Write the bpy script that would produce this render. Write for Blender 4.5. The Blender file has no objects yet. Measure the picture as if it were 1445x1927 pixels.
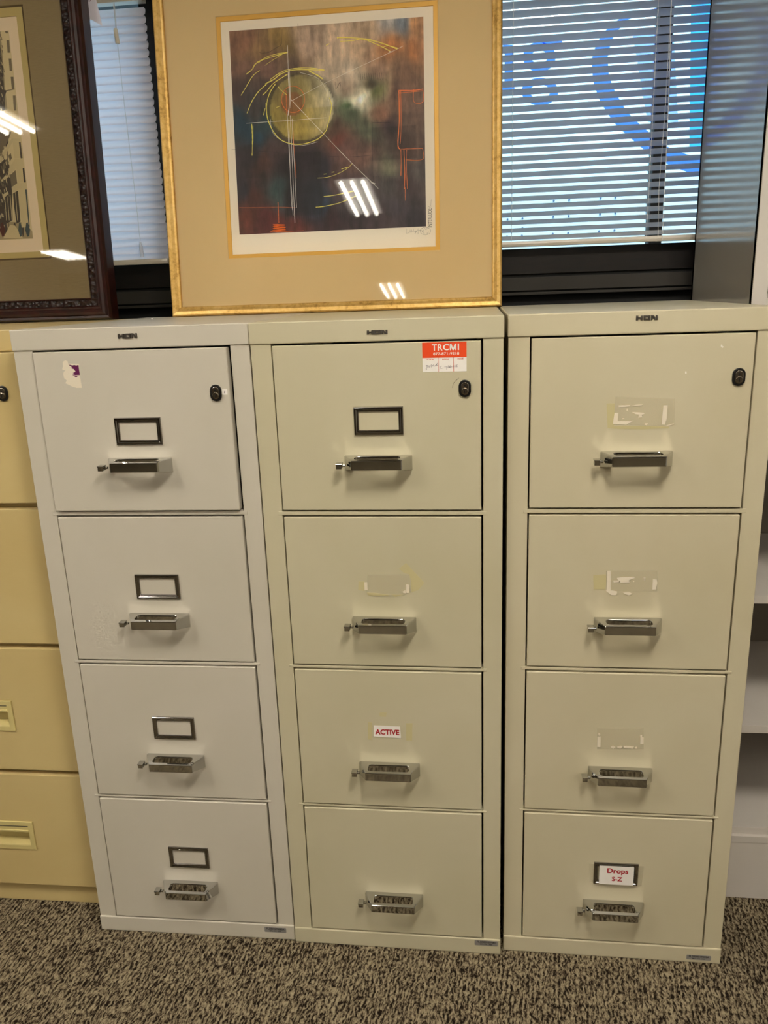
import bpy, bmesh, math, random
import numpy as np
from mathutils import Vector, Matrix
random.seed(7)
COL = bpy.context.scene.collection
SC = bpy.context.scene

# ------------------------------------------------------------------ camera
CAMZ = 1.367
FPX = 1503.415
RT = np.array([0.9930902, 0.1124846, -0.0337353])
UP = np.array([0.0022384, 0.2688609, 0.9631762])
FW = np.array([-0.1174506, 0.9566060, -0.2667559])
RT /= np.linalg.norm(RT); UP -= RT*(UP@RT); UP /= np.linalg.norm(UP); FW = np.cross(UP, RT)
cam_d = bpy.data.cameras.new('camera'); cam = bpy.data.objects.new('camera', cam_d); COL.objects.link(cam)
cam_d.sensor_fit = 'VERTICAL'; cam_d.sensor_height = 36; cam_d.sensor_width = 27
cam_d.lens = FPX/1927*36; cam_d.clip_start = 0.02; cam_d.clip_end = 200
cam.matrix_world = Matrix(((RT[0], UP[0], -FW[0], 0), (RT[1], UP[1], -FW[1], 0), (RT[2], UP[2], -FW[2], CAMZ), (0, 0, 0, 1)))
SC.camera = cam
SC.view_settings.view_transform = 'Standard'; SC.view_settings.look = 'None'
SC.view_settings.gamma = 1; SC.view_settings.exposure = -0.08; SC.view_settings.use_curve_mapping = False
SC.cycles.use_denoising = True
SC.cycles.max_bounces = 8; SC.cycles.transparent_max_bounces = 12
SC.cycles.caustics_reflective = True; SC.cycles.blur_glossy = 0.1
SC.cycles.sample_clamp_indirect = 25.0

# measured points of flat things (a picture, the window lettering) -> coordinates on their own plane
def ray(x, y): return FW + RT*(x-722.5)/FPX - UP*(y-963.5)/FPX
def at_y(x, y, Y):
    d = ray(x, y); t = Y/d[1]; return (d[0]*t, CAMZ+d[2]*t)

# ------------------------------------------------------------------ materials
def lin(c):
    c = c/255.0
    return c/12.92 if c <= 0.04045 else ((c+0.055)/1.055)**2.4
def rgb(r, g, b): return (lin(r), lin(g), lin(b), 1.0)

class M:
    def __init__(s, name, col=None, rough=.5, metal=0., spec=.5):
        s.m = bpy.data.materials.new(name); s.m.use_nodes = True
        s.nt = s.m.node_tree; s.b = s.nt.nodes['Principled BSDF']
        s.out = s.nt.nodes['Material Output']
        if col: s.b.inputs['Base Color'].default_value = col
        s.b.inputs['Roughness'].default_value = rough; s.b.inputs['Metallic'].default_value = metal
        s.b.inputs['Specular IOR Level'].default_value = spec
    def n(s, t, **k):
        x = s.nt.nodes.new(t)
        for a, v in k.items():
            if hasattr(x, a): setattr(x, a, v)
            else: x.inputs[a].default_value = v
        return x
    def l(s, a, b): s.nt.links.new(a, b)
    def coord(s, scale=(1, 1, 1), rot=(0, 0, 0), kind='Object'):
        t = s.n('ShaderNodeTexCoord'); mp = s.n('ShaderNodeMapping')
        mp.inputs['Scale'].default_value = scale; mp.inputs['Rotation'].default_value = rot
        s.l(t.outputs[kind], mp.inputs['Vector']); return mp.outputs['Vector']
    def noise(s, vec, scale, detail=3, rough=.5, dist=0):
        n = s.n('ShaderNodeTexNoise'); n.inputs['Scale'].default_value = scale
        n.inputs['Detail'].default_value = detail; n.inputs['Roughness'].default_value = rough
        n.inputs['Distortion'].default_value = dist; s.l(vec, n.inputs['Vector']); return n.outputs['Fac']
    def ramp(s, fac, stops):
        r = s.n('ShaderNodeValToRGB'); e = r.color_ramp.elements
        while len(e) < len(stops): e.new(.5)
        for i, (p, c) in enumerate(stops): e[i].position = p; e[i].color = c
        s.l(fac, r.inputs['Fac']); return r.outputs['Color']
    def bump(s, h, strength=.2, dist=.001):
        b = s.n('ShaderNodeBump'); b.inputs['Strength'].default_value = strength; b.inputs['Distance'].default_value = dist
        s.l(h, b.inputs['Height']); s.l(b.outputs['Normal'], s.b.inputs['Normal'])

def paint(name, c, dirt, rough=.38, amt=.5, spec=.4):
    m = M(name, rough=rough, spec=spec)
    v = m.coord((1, 1, 1))
    f = m.noise(v, 3.2, 4, .55, .4)
    col = m.ramp(f, [(.35, c), (.75, dirt)])
    fine = m.noise(v, 900, 2)
    m.l(col, m.b.inputs['Base Color']); m.bump(fine, .12, .0003)
    return m.m
MAT = {}
MAT['paint_left'] = paint('paint_left', rgb(201, 193, 178), rgb(195, 187, 170))
MAT['paint_mid'] = paint('paint_mid', rgb(198, 189, 161), rgb(190, 181, 150))
MAT['paint_right'] = paint('paint_right', rgb(201, 191, 163), rgb(193, 182, 151))
MAT['paint_beige'] = paint('paint_beige', rgb(204, 182, 128), rgb(196, 172, 116))
MAT['paint_beige_dark'] = paint('paint_beige_light', rgb(206, 190, 130), rgb(198, 180, 120))
MAT['chrome'] = M('chrome', rgb(188, 187, 184), .055, 1.0).m
MAT['chrome_dark'] = M('dark_chrome', rgb(150, 146, 142), .08, 1.0).m  # same chrome as the handles, base colour darkened to stand in for dark reflections
MAT['black_plastic'] = M('black_plastic', rgb(18, 16, 15), .35).m
MAT['dark_void'] = M('dark_interior', rgb(38, 34, 30), .8).m
MAT['lock_metal'] = M('lock_metal', rgb(170, 160, 145), .22, 1.0).m
MAT['badge'] = M('badge_metal', rgb(165, 158, 150), .3, 1.0).m
MAT['badge_edge'] = M('badge_edge', rgb(45, 38, 33), .5).m
MAT['paper'] = M('white_paper', rgb(236, 230, 222), .7).m
MAT['paper_torn'] = M('torn_paper', rgb(226, 214, 192), .8).m
MAT['paper_cool'] = M('pale_lilac_paper', rgb(236, 232, 246), .7).m
MAT['glue'] = M('yellowed_glue', rgb(196, 184, 138), .45).m
MAT['orange'] = M('orange_print', rgb(232, 72, 20), .5).m
MAT['red_ink'] = M('red_ink', rgb(166, 10, 24), .6).m
MAT['orange_ink'] = M('orange_ink', rgb(214, 84, 50), .6).m
MAT['pen'] = M('purple_pen', rgb(105, 80, 100), .7).m
MAT['pencil'] = M('pencil', rgb(80, 76, 66), .7).m
MAT['black_ink'] = M('black_ink', rgb(20, 18, 18), .6).m
MAT['purple'] = M('purple_print', rgb(96, 12, 74), .5).m
MAT['tag_silver'] = M('silver_tag', rgb(150, 146, 142), .4, .3).m

def tape_mat():
    m = M('clear_tape', rgb(222, 212, 184), .12, 0, .6)
    m.b.inputs['Alpha'].default_value = .14
    return m.m
MAT['tape'] = tape_mat()

def bronze():
    m = M('bronze_aluminium', rgb(40, 28, 22), .45, .2)
    f = m.noise(m.coord((3, 20, 20)), 6, 3); m.l(m.ramp(f, [(.3, rgb(16, 11, 9)), (.8, rgb(28, 19, 15))]), m.b.inputs['Base Color'])
    return m.m
MAT['bronze'] = bronze()
MAT['sill'] = M('dark_grey_sill', rgb(48, 43, 37), .55).m
MAT['black'] = M('black_trim', rgb(10, 9, 8), .7).m

def slat_mat(name, c, tr):
    m = M(name, c, .45)
    t = m.n('ShaderNodeBsdfTranslucent'); t.inputs['Color'].default_value = c
    mx = m.n('ShaderNodeMixShader'); mx.inputs[0].default_value = tr
    m.l(m.b.outputs[0], mx.inputs[1]); m.l(t.outputs[0], mx.inputs[2]); m.l(mx.outputs[0], m.out.inputs['Surface'])
    return m.m
MAT['slat_closed'] = slat_mat('slat_closed', rgb(253, 246, 252), .50)
MAT['slat_open'] = slat_mat('slat_open', rgb(222, 220, 224), .30)
MAT['cord'] = M('white_cord', rgb(226, 222, 216), .6).m
MAT['tassel'] = M('ivory_tassel', rgb(236, 226, 208), .4).m
def clear_plastic():
    m = M('clear_plastic', rgb(225, 230, 240), .1); m.b.inputs['Alpha'].default_value = .45; return m.m
MAT['clear'] = clear_plastic()
MAT['rail'] = M('blind_rail', rgb(214, 204, 188), .35).m

def glass(name, gloss=.06, tint=(1, 1, 1, 1)):
    m = bpy.data.materials.new(name); m.use_nodes = True; nt = m.node_tree; nt.nodes.clear()
    o = nt.nodes.new('ShaderNodeOutputMaterial'); t = nt.nodes.new('ShaderNodeBsdfTransparent'); g = nt.nodes.new('ShaderNodeBsdfGlossy')
    t.inputs['Color'].default_value = tint; g.inputs['Roughness'].default_value = .02
    f = nt.nodes.new('ShaderNodeFresnel'); f.inputs['IOR'].default_value = 1.5
    mx = nt.nodes.new('ShaderNodeMixShader')
    nt.links.new(f.outputs[0], mx.inputs[0]); nt.links.new(t.outputs[0], mx.inputs[1]); nt.links.new(g.outputs[0], mx.inputs[2]); nt.links.new(mx.outputs[0], o.inputs['Surface'])
    return m
MAT['glass'] = glass('picture_glass')
MAT['window_glass'] = glass('window_glass', tint=(.96, 1, 1, 1))

def vinyl(name, c, t):
    m = bpy.data.materials.new(name); m.use_nodes = True; nt = m.node_tree; nt.nodes.clear()
    o = nt.nodes.new('ShaderNodeOutputMaterial'); a = nt.nodes.new('ShaderNodeBsdfTransparent'); d = nt.nodes.new('ShaderNodeBsdfDiffuse')
    a.inputs['Color'].default_value = c; d.inputs['Color'].default_value = c
    mx = nt.nodes.new('ShaderNodeMixShader'); mx.inputs[0].default_value = t
    nt.links.new(a.outputs[0], mx.inputs[1]); nt.links.new(d.outputs[0], mx.inputs[2]); nt.links.new(mx.outputs[0], o.inputs['Surface'])
    return m
MAT['vinyl_blue'] = vinyl('blue_window_film', (.11, .24, .72, 1), .15)
MAT['vinyl_lilac'] = vinyl('lilac_window_film', (.42, .52, .95, 1), .12)
MAT['vinyl_cyan'] = vinyl('bright_blue_window_film', (.08, .45, 1.0, 1), .08)

def carpet():
    m = M('loop_carpet', rough=.95, spec=.1)
    v = m.coord((1, 1, 1), (0, 0, math.radians(6)))
    # warp
    w = m.n('ShaderNodeTexNoise'); w.inputs['Scale'].default_value = 60; w.inputs['Detail'].default_value = 2; m.l(v, w.inputs['Vector'])
    sc = m.n('ShaderNodeVectorMath', operation='SCALE'); sc.inputs['Scale'].default_value = .012; m.l(w.outputs['Color'], sc.inputs[0])
    ad = m.n('ShaderNodeVectorMath', operation='ADD'); m.l(v, ad.inputs[0]); m.l(sc.outputs[0], ad.inputs[1])
    mp = m.n('ShaderNodeMapping'); mp.inputs['Scale'].default_value = (1, .30, 1); m.l(ad.outputs[0], mp.inputs['Vector'])
    f1 = m.noise(mp.outputs[0], 290, 2, .5)
    f2 = m.noise(v, 20, 3, .6)
    f3 = m.noise(v, 330, 2, .6)
    wv = m.n('ShaderNodeTexWave'); wv.inputs['Scale'].default_value = 30; wv.inputs['Distortion'].default_value = 3.5; wv.inputs['Detail'].default_value = 2; wv.inputs['Detail Scale'].default_value = 2.2
    m.l(v, wv.inputs['Vector'])
    a = m.n('ShaderNodeMath', operation='MULTIPLY_ADD'); m.l(f2, a.inputs[0]); a.inputs[1].default_value = .22; m.l(f1, a.inputs[2])
    a2 = m.n('ShaderNodeMath', operation='MULTIPLY_ADD'); m.l(wv.outputs['Fac'], a2.inputs[0]); a2.inputs[1].default_value = .10; m.l(a.outputs[0], a2.inputs[2])
    b = m.n('ShaderNodeMath', operation='MULTIPLY_ADD'); m.l(f3, b.inputs[0]); b.inputs[1].default_value = .26; m.l(a2.outputs[0], b.inputs[2])
    col = m.ramp(b.outputs[0], [(.66, rgb(28, 21, 15)), (.73, rgb(76, 64, 50)), (.80, rgb(116, 104, 83)), (.96, rgb(160, 147, 120))])
    m.l(col, m.b.inputs['Base Color']); m.bump(b.outputs[0], .9, .006)
    return m.m
MAT['carpet'] = carpet()
MAT['wall'] = paint('wall_paint', rgb(196, 190, 180), rgb(188, 182, 172), .7)
MAT['wall_dark'] = paint('brown_wall_panel', rgb(96, 82, 66), rgb(84, 70, 56), .7)
MAT['ceiling'] = paint('ceiling_tile', rgb(205, 202, 195), rgb(195, 192, 185), .9)
MAT['tall_grey'] = M('grey_gloss_enamel', rgb(134, 129, 120), .13, 0, 1.0).m
MAT['shelf_light'] = paint('shelf_enamel', rgb(206, 198, 190), rgb(198, 190, 180), .4)
MAT['shelf_back'] = paint('shelf_back', rgb(120, 112, 100), rgb(112, 104, 92), .5)

def gold_frame():
    m = M('gold_leaf', rough=.46, metal=.6)
    v = m.coord((1, 1, 1)); f = m.noise(v, 70, 4, .7); g = m.noise(v, 14, 3, .6)
    a = m.n('ShaderNodeMath', operation='MULTIPLY_ADD'); m.l(g, a.inputs[0]); a.inputs[1].default_value = .5; m.l(f, a.inputs[2])
    m.l(m.ramp(a.outputs[0], [(.50, rgb(164, 124, 58)), (.70, rgb(214, 172, 94)), (.95, rgb(230, 194, 122))]), m.b.inputs['Base Color'])
    m.bump(f, .15, .001); return m.m
MAT['gold'] = gold_frame()
MAT['gold_fillet'] = M('gold_fillet', rgb(220, 172, 78), .45, .25).m
def mahogany():
    m = M('carved_mahogany', rough=.28, spec=.6)
    v = m.coord((1, 1, 1)); f = m.noise(v, 40, 4, .6)
    m.l(m.ramp(f, [(.3, rgb(28, 11, 8)), (.75, rgb(60, 24, 16))]), m.b.inputs['Base Color']); return m.m
MAT['mahogany'] = mahogany()
def carve():
    m = M('carved_band', rough=.4, spec=.5)
    v = m.coord((1, 1, 1)); f = m.n('ShaderNodeTexVoronoi'); f.inputs['Scale'].default_value = 95; m.l(v, f.inputs['Vector'])
    m.l(m.ramp(f.outputs['Distance'], [(.1, rgb(13, 6, 5)), (.7, rgb(38, 17, 12))]), m.b.inputs['Base Color'])
    m.bump(f.outputs['Distance'], 1., .006); return m.m
MAT['carve'] = carve()
def silk():
    m = M('woven_silk_mat', rough=.75)
    v = m.coord((1, 1, 14)); f = m.noise(v, 45, 4, .7)
    m.l(m.ramp(f, [(.3, rgb(142, 122, 84)), (.75, rgb(156, 136, 94))]), m.b.inputs['Base Color']); m.bump(f, .1, .001); return m.m
MAT['silk'] = silk()
MAT['mat_tan'] = paint('tan_mat_board', rgb(218, 194, 146), rgb(214, 189, 140), .8)
MAT['mat_gold_linen'] = paint('gold_linen_mat', rgb(196, 176, 112), rgb(190, 168, 104), .7)
MAT['mat_cream'] = M('cream_mat', rgb(232, 212, 180), .85).m
MAT['print_paper'] = M('print_paper', rgb(244, 234, 214), .8).m
MAT['sketch_paper'] = M('sketch_paper', rgb(214, 196, 150), .85).m
MAT['paper_shade'] = M('groove', rgb(92, 72, 40), .8).m

def attr_mat(name, rough=.6, grain=.35, scale=120):
    m = M(name, rough=rough)
    a = m.n('ShaderNodeAttribute'); a.attribute_name = 'tint'
    v = m.coord((1, 1, .35)); f = m.noise(v, scale, 4, .7)
    c = m.ramp(f, [(.3, (1-grain, 1-grain, 1-grain, 1)), (.62, (1, 1, 1, 1))])
    mx = m.n('ShaderNodeMix', data_type='RGBA', blend_type='MULTIPLY'); mx.inputs['Factor'].default_value = 1
    m.l(a.outputs['Color'], mx.inputs['A']); m.l(c, mx.inputs['B']); m.l(mx.outputs['Result'], m.b.inputs['Base Color'])
    return m.m
MAT['art'] = attr_mat('painted_print')
MAT['art_yellow'] = M('yellow_gilt_line', rgb(252, 238, 112), .4).m
MAT['art_white'] = M('silver_line', rgb(246, 240, 226), .4).m
MAT['art_orange'] = M('copper_line', rgb(250, 132, 62), .4).m
MAT['art_dark'] = M('dark_ink_line', rgb(38, 26, 34), .6).m
for nm, c in dict(ink0=(80, 70, 58), ink1=(122, 108, 84), ink2=(168, 150, 112), ink3=(206, 188, 142), ink4=(74, 84, 82), ink5=(92, 52, 42)).items():
    MAT[nm] = M('sketch_'+nm, rgb(*c), .85).m

def emit(name, c, s):
    m = bpy.data.materials.new(name); m.use_nodes = True; nt = m.node_tree; nt.nodes.clear()
    o = nt.nodes.new('ShaderNodeOutputMaterial'); e = nt.nodes.new('ShaderNodeEmission')
    e.inputs['Color'].default_value = c; e.inputs['Strength'].default_value = s; nt.links.new(e.outputs[0], o.inputs['Surface']); return m
WARM = (1.0, .935, .815, 1)
MAT['tube'] = emit('fluorescent_tube', WARM, 50)
MAT['diffuser'] = emit('lit_diffuser', WARM, 68)
MAT['diffuser_strong'] = emit('lit_diffuser_strong', WARM, 108)
MAT['diffuser_dim'] = emit('lit_diffuser_dim', WARM, 15)  # weak emission for the two added fill lights
MAT['white_metal'] = M('white_fixture', rgb(225, 222, 215), .5).m
MAT['outside_wall'] = M('pale_outside_panel', rgb(194, 226, 230), .7).m
MAT['outside_ground'] = M('outside_ground', rgb(200, 205, 210), .9).m
MAT['rivet'] = M('rivet', rgb(70, 100, 130), .6).m

# ------------------------------------------------------------------ mesh helpers
class MB:
    def __init__(s): s.v = []; s.f = []
    def add(s, vs, fs):
        o = len(s.v); s.v += [tuple(map(float, p)) for p in vs]; s.f += [tuple(i+o for i in f) for f in fs]; return s
    def box(s, x0, x1, y0, y1, z0, z1):
        return s.add([(x0, y0, z0), (x1, y0, z0), (x1, y1, z0), (x0, y1, z0), (x0, y0, z1), (x1, y0, z1), (x1, y1, z1), (x0, y1, z1)],
                     [(0, 3, 2, 1), (4, 5, 6, 7), (0, 1, 5, 4), (1, 2, 6, 5), (2, 3, 7, 6), (3, 0, 4, 7)])
    def prism(s, poly, a, b, fn=None):
        # poly: list of (p,q) drawn in x-z plane, extruded along y from a to b
        fn = fn or (lambda p, q, y: (p, y, q)); n = len(poly)
        vs = [fn(p, q, a) for p, q in poly]+[fn(p, q, b) for p, q in poly]
        return s.add(vs, [tuple(range(n)), tuple(range(2*n-1, n-1, -1))]+[(i, i+n, (i+1) % n+n, (i+1) % n) for i in range(n)])
    def ring(s, loops, close=False):
        # loops of equal length, quads between successive loops
        n = len(loops[0]); o = []
        vs = [p for L in loops for p in L]; m = len(loops)
        fs = []
        for k in range(m if close else m-1):
            k2 = (k+1) % m
            for i in range(n): j = (i+1) % n; fs.append((k*n+i, k*n+j, k2*n+j, k2*n+i))
        return s.add(vs, fs)
    def tube(s, pts, r, seg=6):
        pts = [Vector(p) for p in pts]; loops = []
        for i, p in enumerate(pts):
            t = (pts[min(i+1, len(pts)-1)]-pts[max(i-1, 0)]).normalized()
            a = t.orthogonal().normalized() if i == 0 else (a - t*a.dot(t)).normalized()
            b = t.cross(a); rr = r[i] if isinstance(r, (list, tuple)) else r
            loops.append([p+(a*math.cos(2*math.pi*k/seg)+b*math.sin(2*math.pi*k/seg))*rr for k in range(seg)])
        n0 = len(s.v); s.ring(loops); n = len(pts)
        s.f.append(tuple(n0+k for k in reversed(range(seg)))); s.f.append(tuple(n0+(n-1)*seg+k for k in range(seg)))
        return s
    def build(s, name, mat, parent=None, bevel=0, smooth=False, seg=2, lab=None):
        me = bpy.data.meshes.new(name); me.from_pydata(s.v, [], s.f); me.update()
        bm = bmesh.new(); bm.from_mesh(me); bmesh.ops.recalc_face_normals(bm, faces=bm.faces); bm.to_mesh(me); bm.free()
        me.materials.append(MAT[mat] if isinstance(mat, str) else mat)
        o = bpy.data.objects.new(name, me); COL.objects.link(o)
        if parent is not None: o.parent = parent
        if bevel:
            md = o.modifiers.new('bevel', 'BEVEL'); md.width = bevel; md.segments = seg; md.limit_method = 'ANGLE'; md.angle_limit = math.radians(40)
            md.harden_normals = False
        if smooth:
            for p in me.polygons: p.use_smooth = True
        if lab: o['label'] = lab
        return o
def empty(name, loc, label, cat, rz=0, group=None, kind=None):
    o = bpy.data.objects.new(name, None); COL.objects.link(o); o.location = loc; o.rotation_euler = (0, 0, rz)
    o.empty_display_size = .05
    if kind: o['kind'] = kind
    if label: o['label'] = label
    if cat: o['category'] = cat
    if group: o['group'] = group
    return o
def tag(o, label=None, cat=None, group=None, kind=None):
    if label: o['label'] = label
    if cat: o['category'] = cat
    if group: o['group'] = group
    if kind: o['kind'] = kind
    return o

def text_geo(body, size, bold=0., sx=1., shear=0, spacing=1.):
    cu = bpy.data.curves.new('t', 'FONT'); cu.body = body; cu.size = size; cu.offset = bold*size; cu.shear = shear
    cu.space_character = spacing; cu.resolution_u = 4
    ob = bpy.data.objects.new('t', cu); COL.objects.link(ob)
    bpy.context.view_layer.update()
    dg = bpy.context.evaluated_depsgraph_get(); me = bpy.data.meshes.new_from_object(ob.evaluated_get(dg))
    vs = [(v.co.x*sx, v.co.y) for v in me.vertices]; fs = [tuple(p.vertices) for p in me.polygons]
    bpy.data.objects.remove(ob); bpy.data.curves.remove(cu); bpy.data.meshes.remove(me)
    return vs, fs
def text_fit(mb, body, box, depth, bold=0., place=None, **k):
    """letters stretched to fill box (x0,x1,z0,z1); place(p,q)->3D"""
    vs, fs = text_geo(body, 1., bold, **k)
    xs = [v[0] for v in vs]; ys = [v[1] for v in vs]; x0, x1, z0, z1 = box
    f = place or (lambda p, q: (p, depth, q))
    pts = [f(x0+(v[0]-min(xs))/(max(xs)-min(xs))*(x1-x0), z0+(v[1]-min(ys))/(max(ys)-min(ys))*(z1-z0)) for v in vs]
    mb.add(pts, fs)

# ------------------------------------------------------------------ filing cabinets
CW, CH, CD = 0.44495, 1.321, 0.64
ZT = [1.2800, 0.9670, 0.6558, 0.3429]; ZB = [0.9809, 0.6680, 0.3536, 0.0408]
U0, U1 = 0.0407, 0.4056

def angle_loop(cx, cy, poly, angs):
    out = []
    for a in angs:
        d = (math.cos(a), math.sin(a)); best = None
        for i in range(len(poly)):
            (x1, y1), (x2, y2) = poly[i], poly[(i+1) % len(poly)]
            ex, ey = x2-x1, y2-y1; den = d[0]*ey-d[1]*ex
            if abs(den) < 1e-12: continue
            t = ((x1-cx)*ey-(y1-cy)*ex)/den; u = ((x1-cx)*d[1]-(y1-cy)*d[0])/den
            if t > 0 and -1e-6 <= u <= 1+1e-6 and (best is None or t < best): best = t
        out.append((cx+d[0]*best, cy+d[1]*best))
    return out
def rrect(x0, x1, y0, y1, r, n=5):
    pts = []
    for cx, cy, a0 in ((x1-r, y1-r, 0), (x0+r, y1-r, 90), (x0+r, y0+r, 180), (x1-r, y0+r, 270)):
        for k in range(n+1):
            a = math.radians(a0+90*k/n); pts.append((cx+r*math.cos(a), cy+r*math.sin(a)))
    return pts

def make_handle(z0, parent):
    trap = [(.1615, 0), (.2835, 0), (.2835, -.005), (.2672, -.0365), (.1778, -.0365), (.1615, -.005)]
    slot = rrect(.1820, .2630, -.0305, -.0105, .0055)
    cx, cy = .2225, -.0195
    angs = sorted(set([round(math.atan2(y-cy, x-cx), 6) for x, y in slot+trap]))
    O = angle_loop(cx, cy, trap, angs); I = angle_loop(cx, cy, slot, angs)
    top = lambda d: z0 - .0004*min(1, -d/.02) - .0028*max(0, (-d-.026)/.0105)**1.5
    bot = lambda d: z0 - .0290 + .0088*(-d)/.0365
    mb = MB()
    Lo = [(x, y, top(y)) for x, y in O]; Li = [(x, y, top(y)) for x, y in I]
    Lib = [(x, y, z0 - .0032 - .0172*max(0, min(1, (-y-.0105)/.018))) for x, y in I]; Lob = [(x, y, bot(y)) for x, y in O]
    mb.ring([Lo, Li, Lib, Lob], close=True)
    h = mb.build('handle', 'chrome', parent, bevel=.0017, seg=3)
    l = MB(); l.box(.1488, .1590, -.026, -.012, z0-.0200, z0-.0105); l.box(.1480, .1600, -.027, -.012, z0-.0120, z0-.0100); l.box(.1560, .1650, -.020, -.014, z0-.0170, z0-.0130)
    l.build('thumb_latch', 'chrome', h, bevel=.0008)
    return h

def make_holder(z0, z1, parent, u0=.181, u1=.2695):
    def R(i, d): return [(u0+i, d, z0+i), (u1-i, d, z0+i), (u1-i, d, z1-i), (u0+i, d, z1-i)]
    mb = MB(); mb.ring([R(0, -.0002), R(.0002, -.0026), R(.0010, -.0038), R(.0040, -.0040), R(.0055, -.0030), R(.0078, -.0030), R(.0084, -.0022), R(.0090, -.0003)])
    return mb.build('label_holder', 'chrome_dark', parent, bevel=.0005)

def stadium(cx, cz, w, h, n=14):
    r = w/2; c = h/2-r; pts = []
    for k in range(n+1): a = math.pi*k/n; pts.append((cx+r*math.cos(a), cz+c+r*math.sin(a)))
    for k in range(n+1): a = math.pi+math.pi*k/n; pts.append((cx+r*math.cos(a), cz-c+r*math.sin(a)))
    return pts
def make_lock(cx, cz, parent, y=0.):
    p = MB(); p.prism(stadium(cx, cz, .0212, .0300), y, y-.0035); p = p.build('lock', 'black_plastic', parent, bevel=.001)
    c = MB(); c.prism(stadium(cx, cz, .0132, .0220), y-.003, y-.0050)
    c.prism([(cx+.0056*math.cos(a*math.pi/10), cz-.0042+.0056*math.sin(a*math.pi/10)) for a in range(20)], y-.004, y-.0066)
    c = c.build('lock_core', 'lock_metal', p, bevel=.0006)
    k = MB(); k.box(cx-.0006, cx+.0006, y-.0068, y-.0060, cz-.0078, cz-.0018)
    k.prism([(cx+.0015*math.cos(a*math.pi/5), cz+.0050+.0015*math.sin(a*math.pi/5)) for a in range(10)], y-.0045, y-.0053)
    k.build('keyhole', 'black_plastic', p)
    return p

def badge(u0, u1, z0, z1, parent):
    w = (u1-u0); t = z1-z0; L = (w-.0030)/3
    def letters(mb, y0, y1, e):
        a = u0; k = L*.27
        mb.box(a-e, a+k+e, y0, y1, z0-e, z1+e); mb.box(a+L-k-e, a+L+e, y0, y1, z0-e, z1+e); mb.box(a, a+L, y0, y1, z0+t*.36-e, z0+t*.64+e)
        a = u0+L+.0015
        mb.box(a-e, a+k*.9+e, y0, y1, z0-e, z1+e); mb.box(a+L-k*.9-e, a+L+e, y0, y1, z0-e, z1+e); mb.box(a, a+L, y0, y1, z0-e, z0+t*.26+e); mb.box(a, a+L, y0, y1, z1-t*.26-e, z1+e)
        a = u0+2*(L+.0015)
        mb.box(a-e, a+k*.8+e, y0, y1, z0-e, z1+e); mb.box(a+L-k*.8-e, a+L+e, y0, y1, z0-e, z1+e)
        mb.prism([(a+L*.04, z1+e), (a+L*.34+e, z1+e), (a+L*.96, z0-e), (a+L*.66-e, z0-e)], y0, y1)
    b = MB(); letters(b, -.0015, -.0028, .0003); b = b.build('badge', 'badge_edge', parent)
    f = MB(); letters(f, -.0028, -.0036, -0.0000001); f.build('badge_lettering', 'badge', b)

def card(name, poly, mat, parent, y=-.0036, th=.0003, lab=None):
    mb = MB(); mb.prism(poly, y, y+th); return mb.build(name, mat, parent, lab=lab)
def rect(x0, x1, z0, z1): return [(x0, z0), (x1, z0), (x1, z1), (x0, z1)]
def torn(poly, amp=.0006, n=3):
    out = []
    for i in range(len(poly)):
        a, b = poly[i], poly[(i+1) % len(poly)]
        for k in range(n):
            t = k/n; out.append((a[0]+(b[0]-a[0])*t+random.uniform(-amp, amp), a[1]+(b[1]-a[1])*t+random.uniform(-amp, amp)))
    return out

def cabinet(x, y, rz, paintm, label, holders, lock, bdg, mark, first_out=.003):
    r = empty('filing_cabinet', (x, y, 0), label, 'filing cabinet', rz, 'row of four-drawer filing cabinets')
    b = MB()
    b.box(.0012, .0380, .0012, .030, .034, 1.2850); b.box(.4090, CW-.0012, .0012, .030, .034, 1.2850)
    for i in range(3): b.box(.030, .416, .0002, .030, ZT[i+1]+.0034, ZB[i]-.0030)
    b.box(.0012, .008, .028, CD-.01, .03, 1.2850); b.box(CW-.008, CW-.0012, .028, CD-.01, .03, 1.2850); b.box(.0012, CW-.0012, CD-.018, CD-.01, .03, 1.285)
    body = b.build('body', paintm, r, bevel=.0010)
    l = MB(); l.box(0, CW, -.0015, CD, 1.2832, CH); l.build('top_cap', paintm, r, bevel=.0022, seg=3)
    p = MB(); p.box(.0003, CW-.0003, -.0018, CD-.01, 0, .0372); p.build('plinth', paintm, r, bevel=.0022)
    drawers = []
    for i in range(4):
        yf = -first_out if i == 0 else -.0015
        a1 = U1-.0018 if (i == 0 and first_out > .004) else U1
        d = MB(); d.box(U0, a1, 0, .020, ZB[i], ZT[i]); dr = d.build('drawer', paintm, r, bevel=.0016, seg=3); dr.location = (0, yf, 0)
        q = MB(); q.box(U0+.01, U1-.01, .0205, .56, ZB[i]+.012, ZT[i]-.03); q.build('drawer_box', 'dark_void', dr)
        make_handle(ZB[i]+.1025, dr)
        if holders[i]: make_holder(holders[i][0], holders[i][1], dr)
        drawers.append(dr)
    make_lock(lock[0], lock[1], drawers[0])
    badge(*bdg, r)
    t = MB(); tz = mark
    t.prism(rrect(tz[0], tz[1], tz[2], tz[3], .002, 3), -.0018, -.0022); t = t.build('asset_tag', 'tag_silver', r)
    g = MB(); w = tz[1]-tz[0]; h = tz[3]-tz[2]
    text_fit(g, tz[4], (tz[0]+w*.10, tz[1]-w*.08, tz[2]+h*.50, tz[3]-h*.10), -.0024, .02)
    text_fit(g, tz[5], (tz[0]+w*.24, tz[1]-w*.24, tz[2]+h*.16, tz[2]+h*.40), -.0024, .02)
    g.build('asset_number', 'black_ink', t)
    return r, drawers

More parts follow.
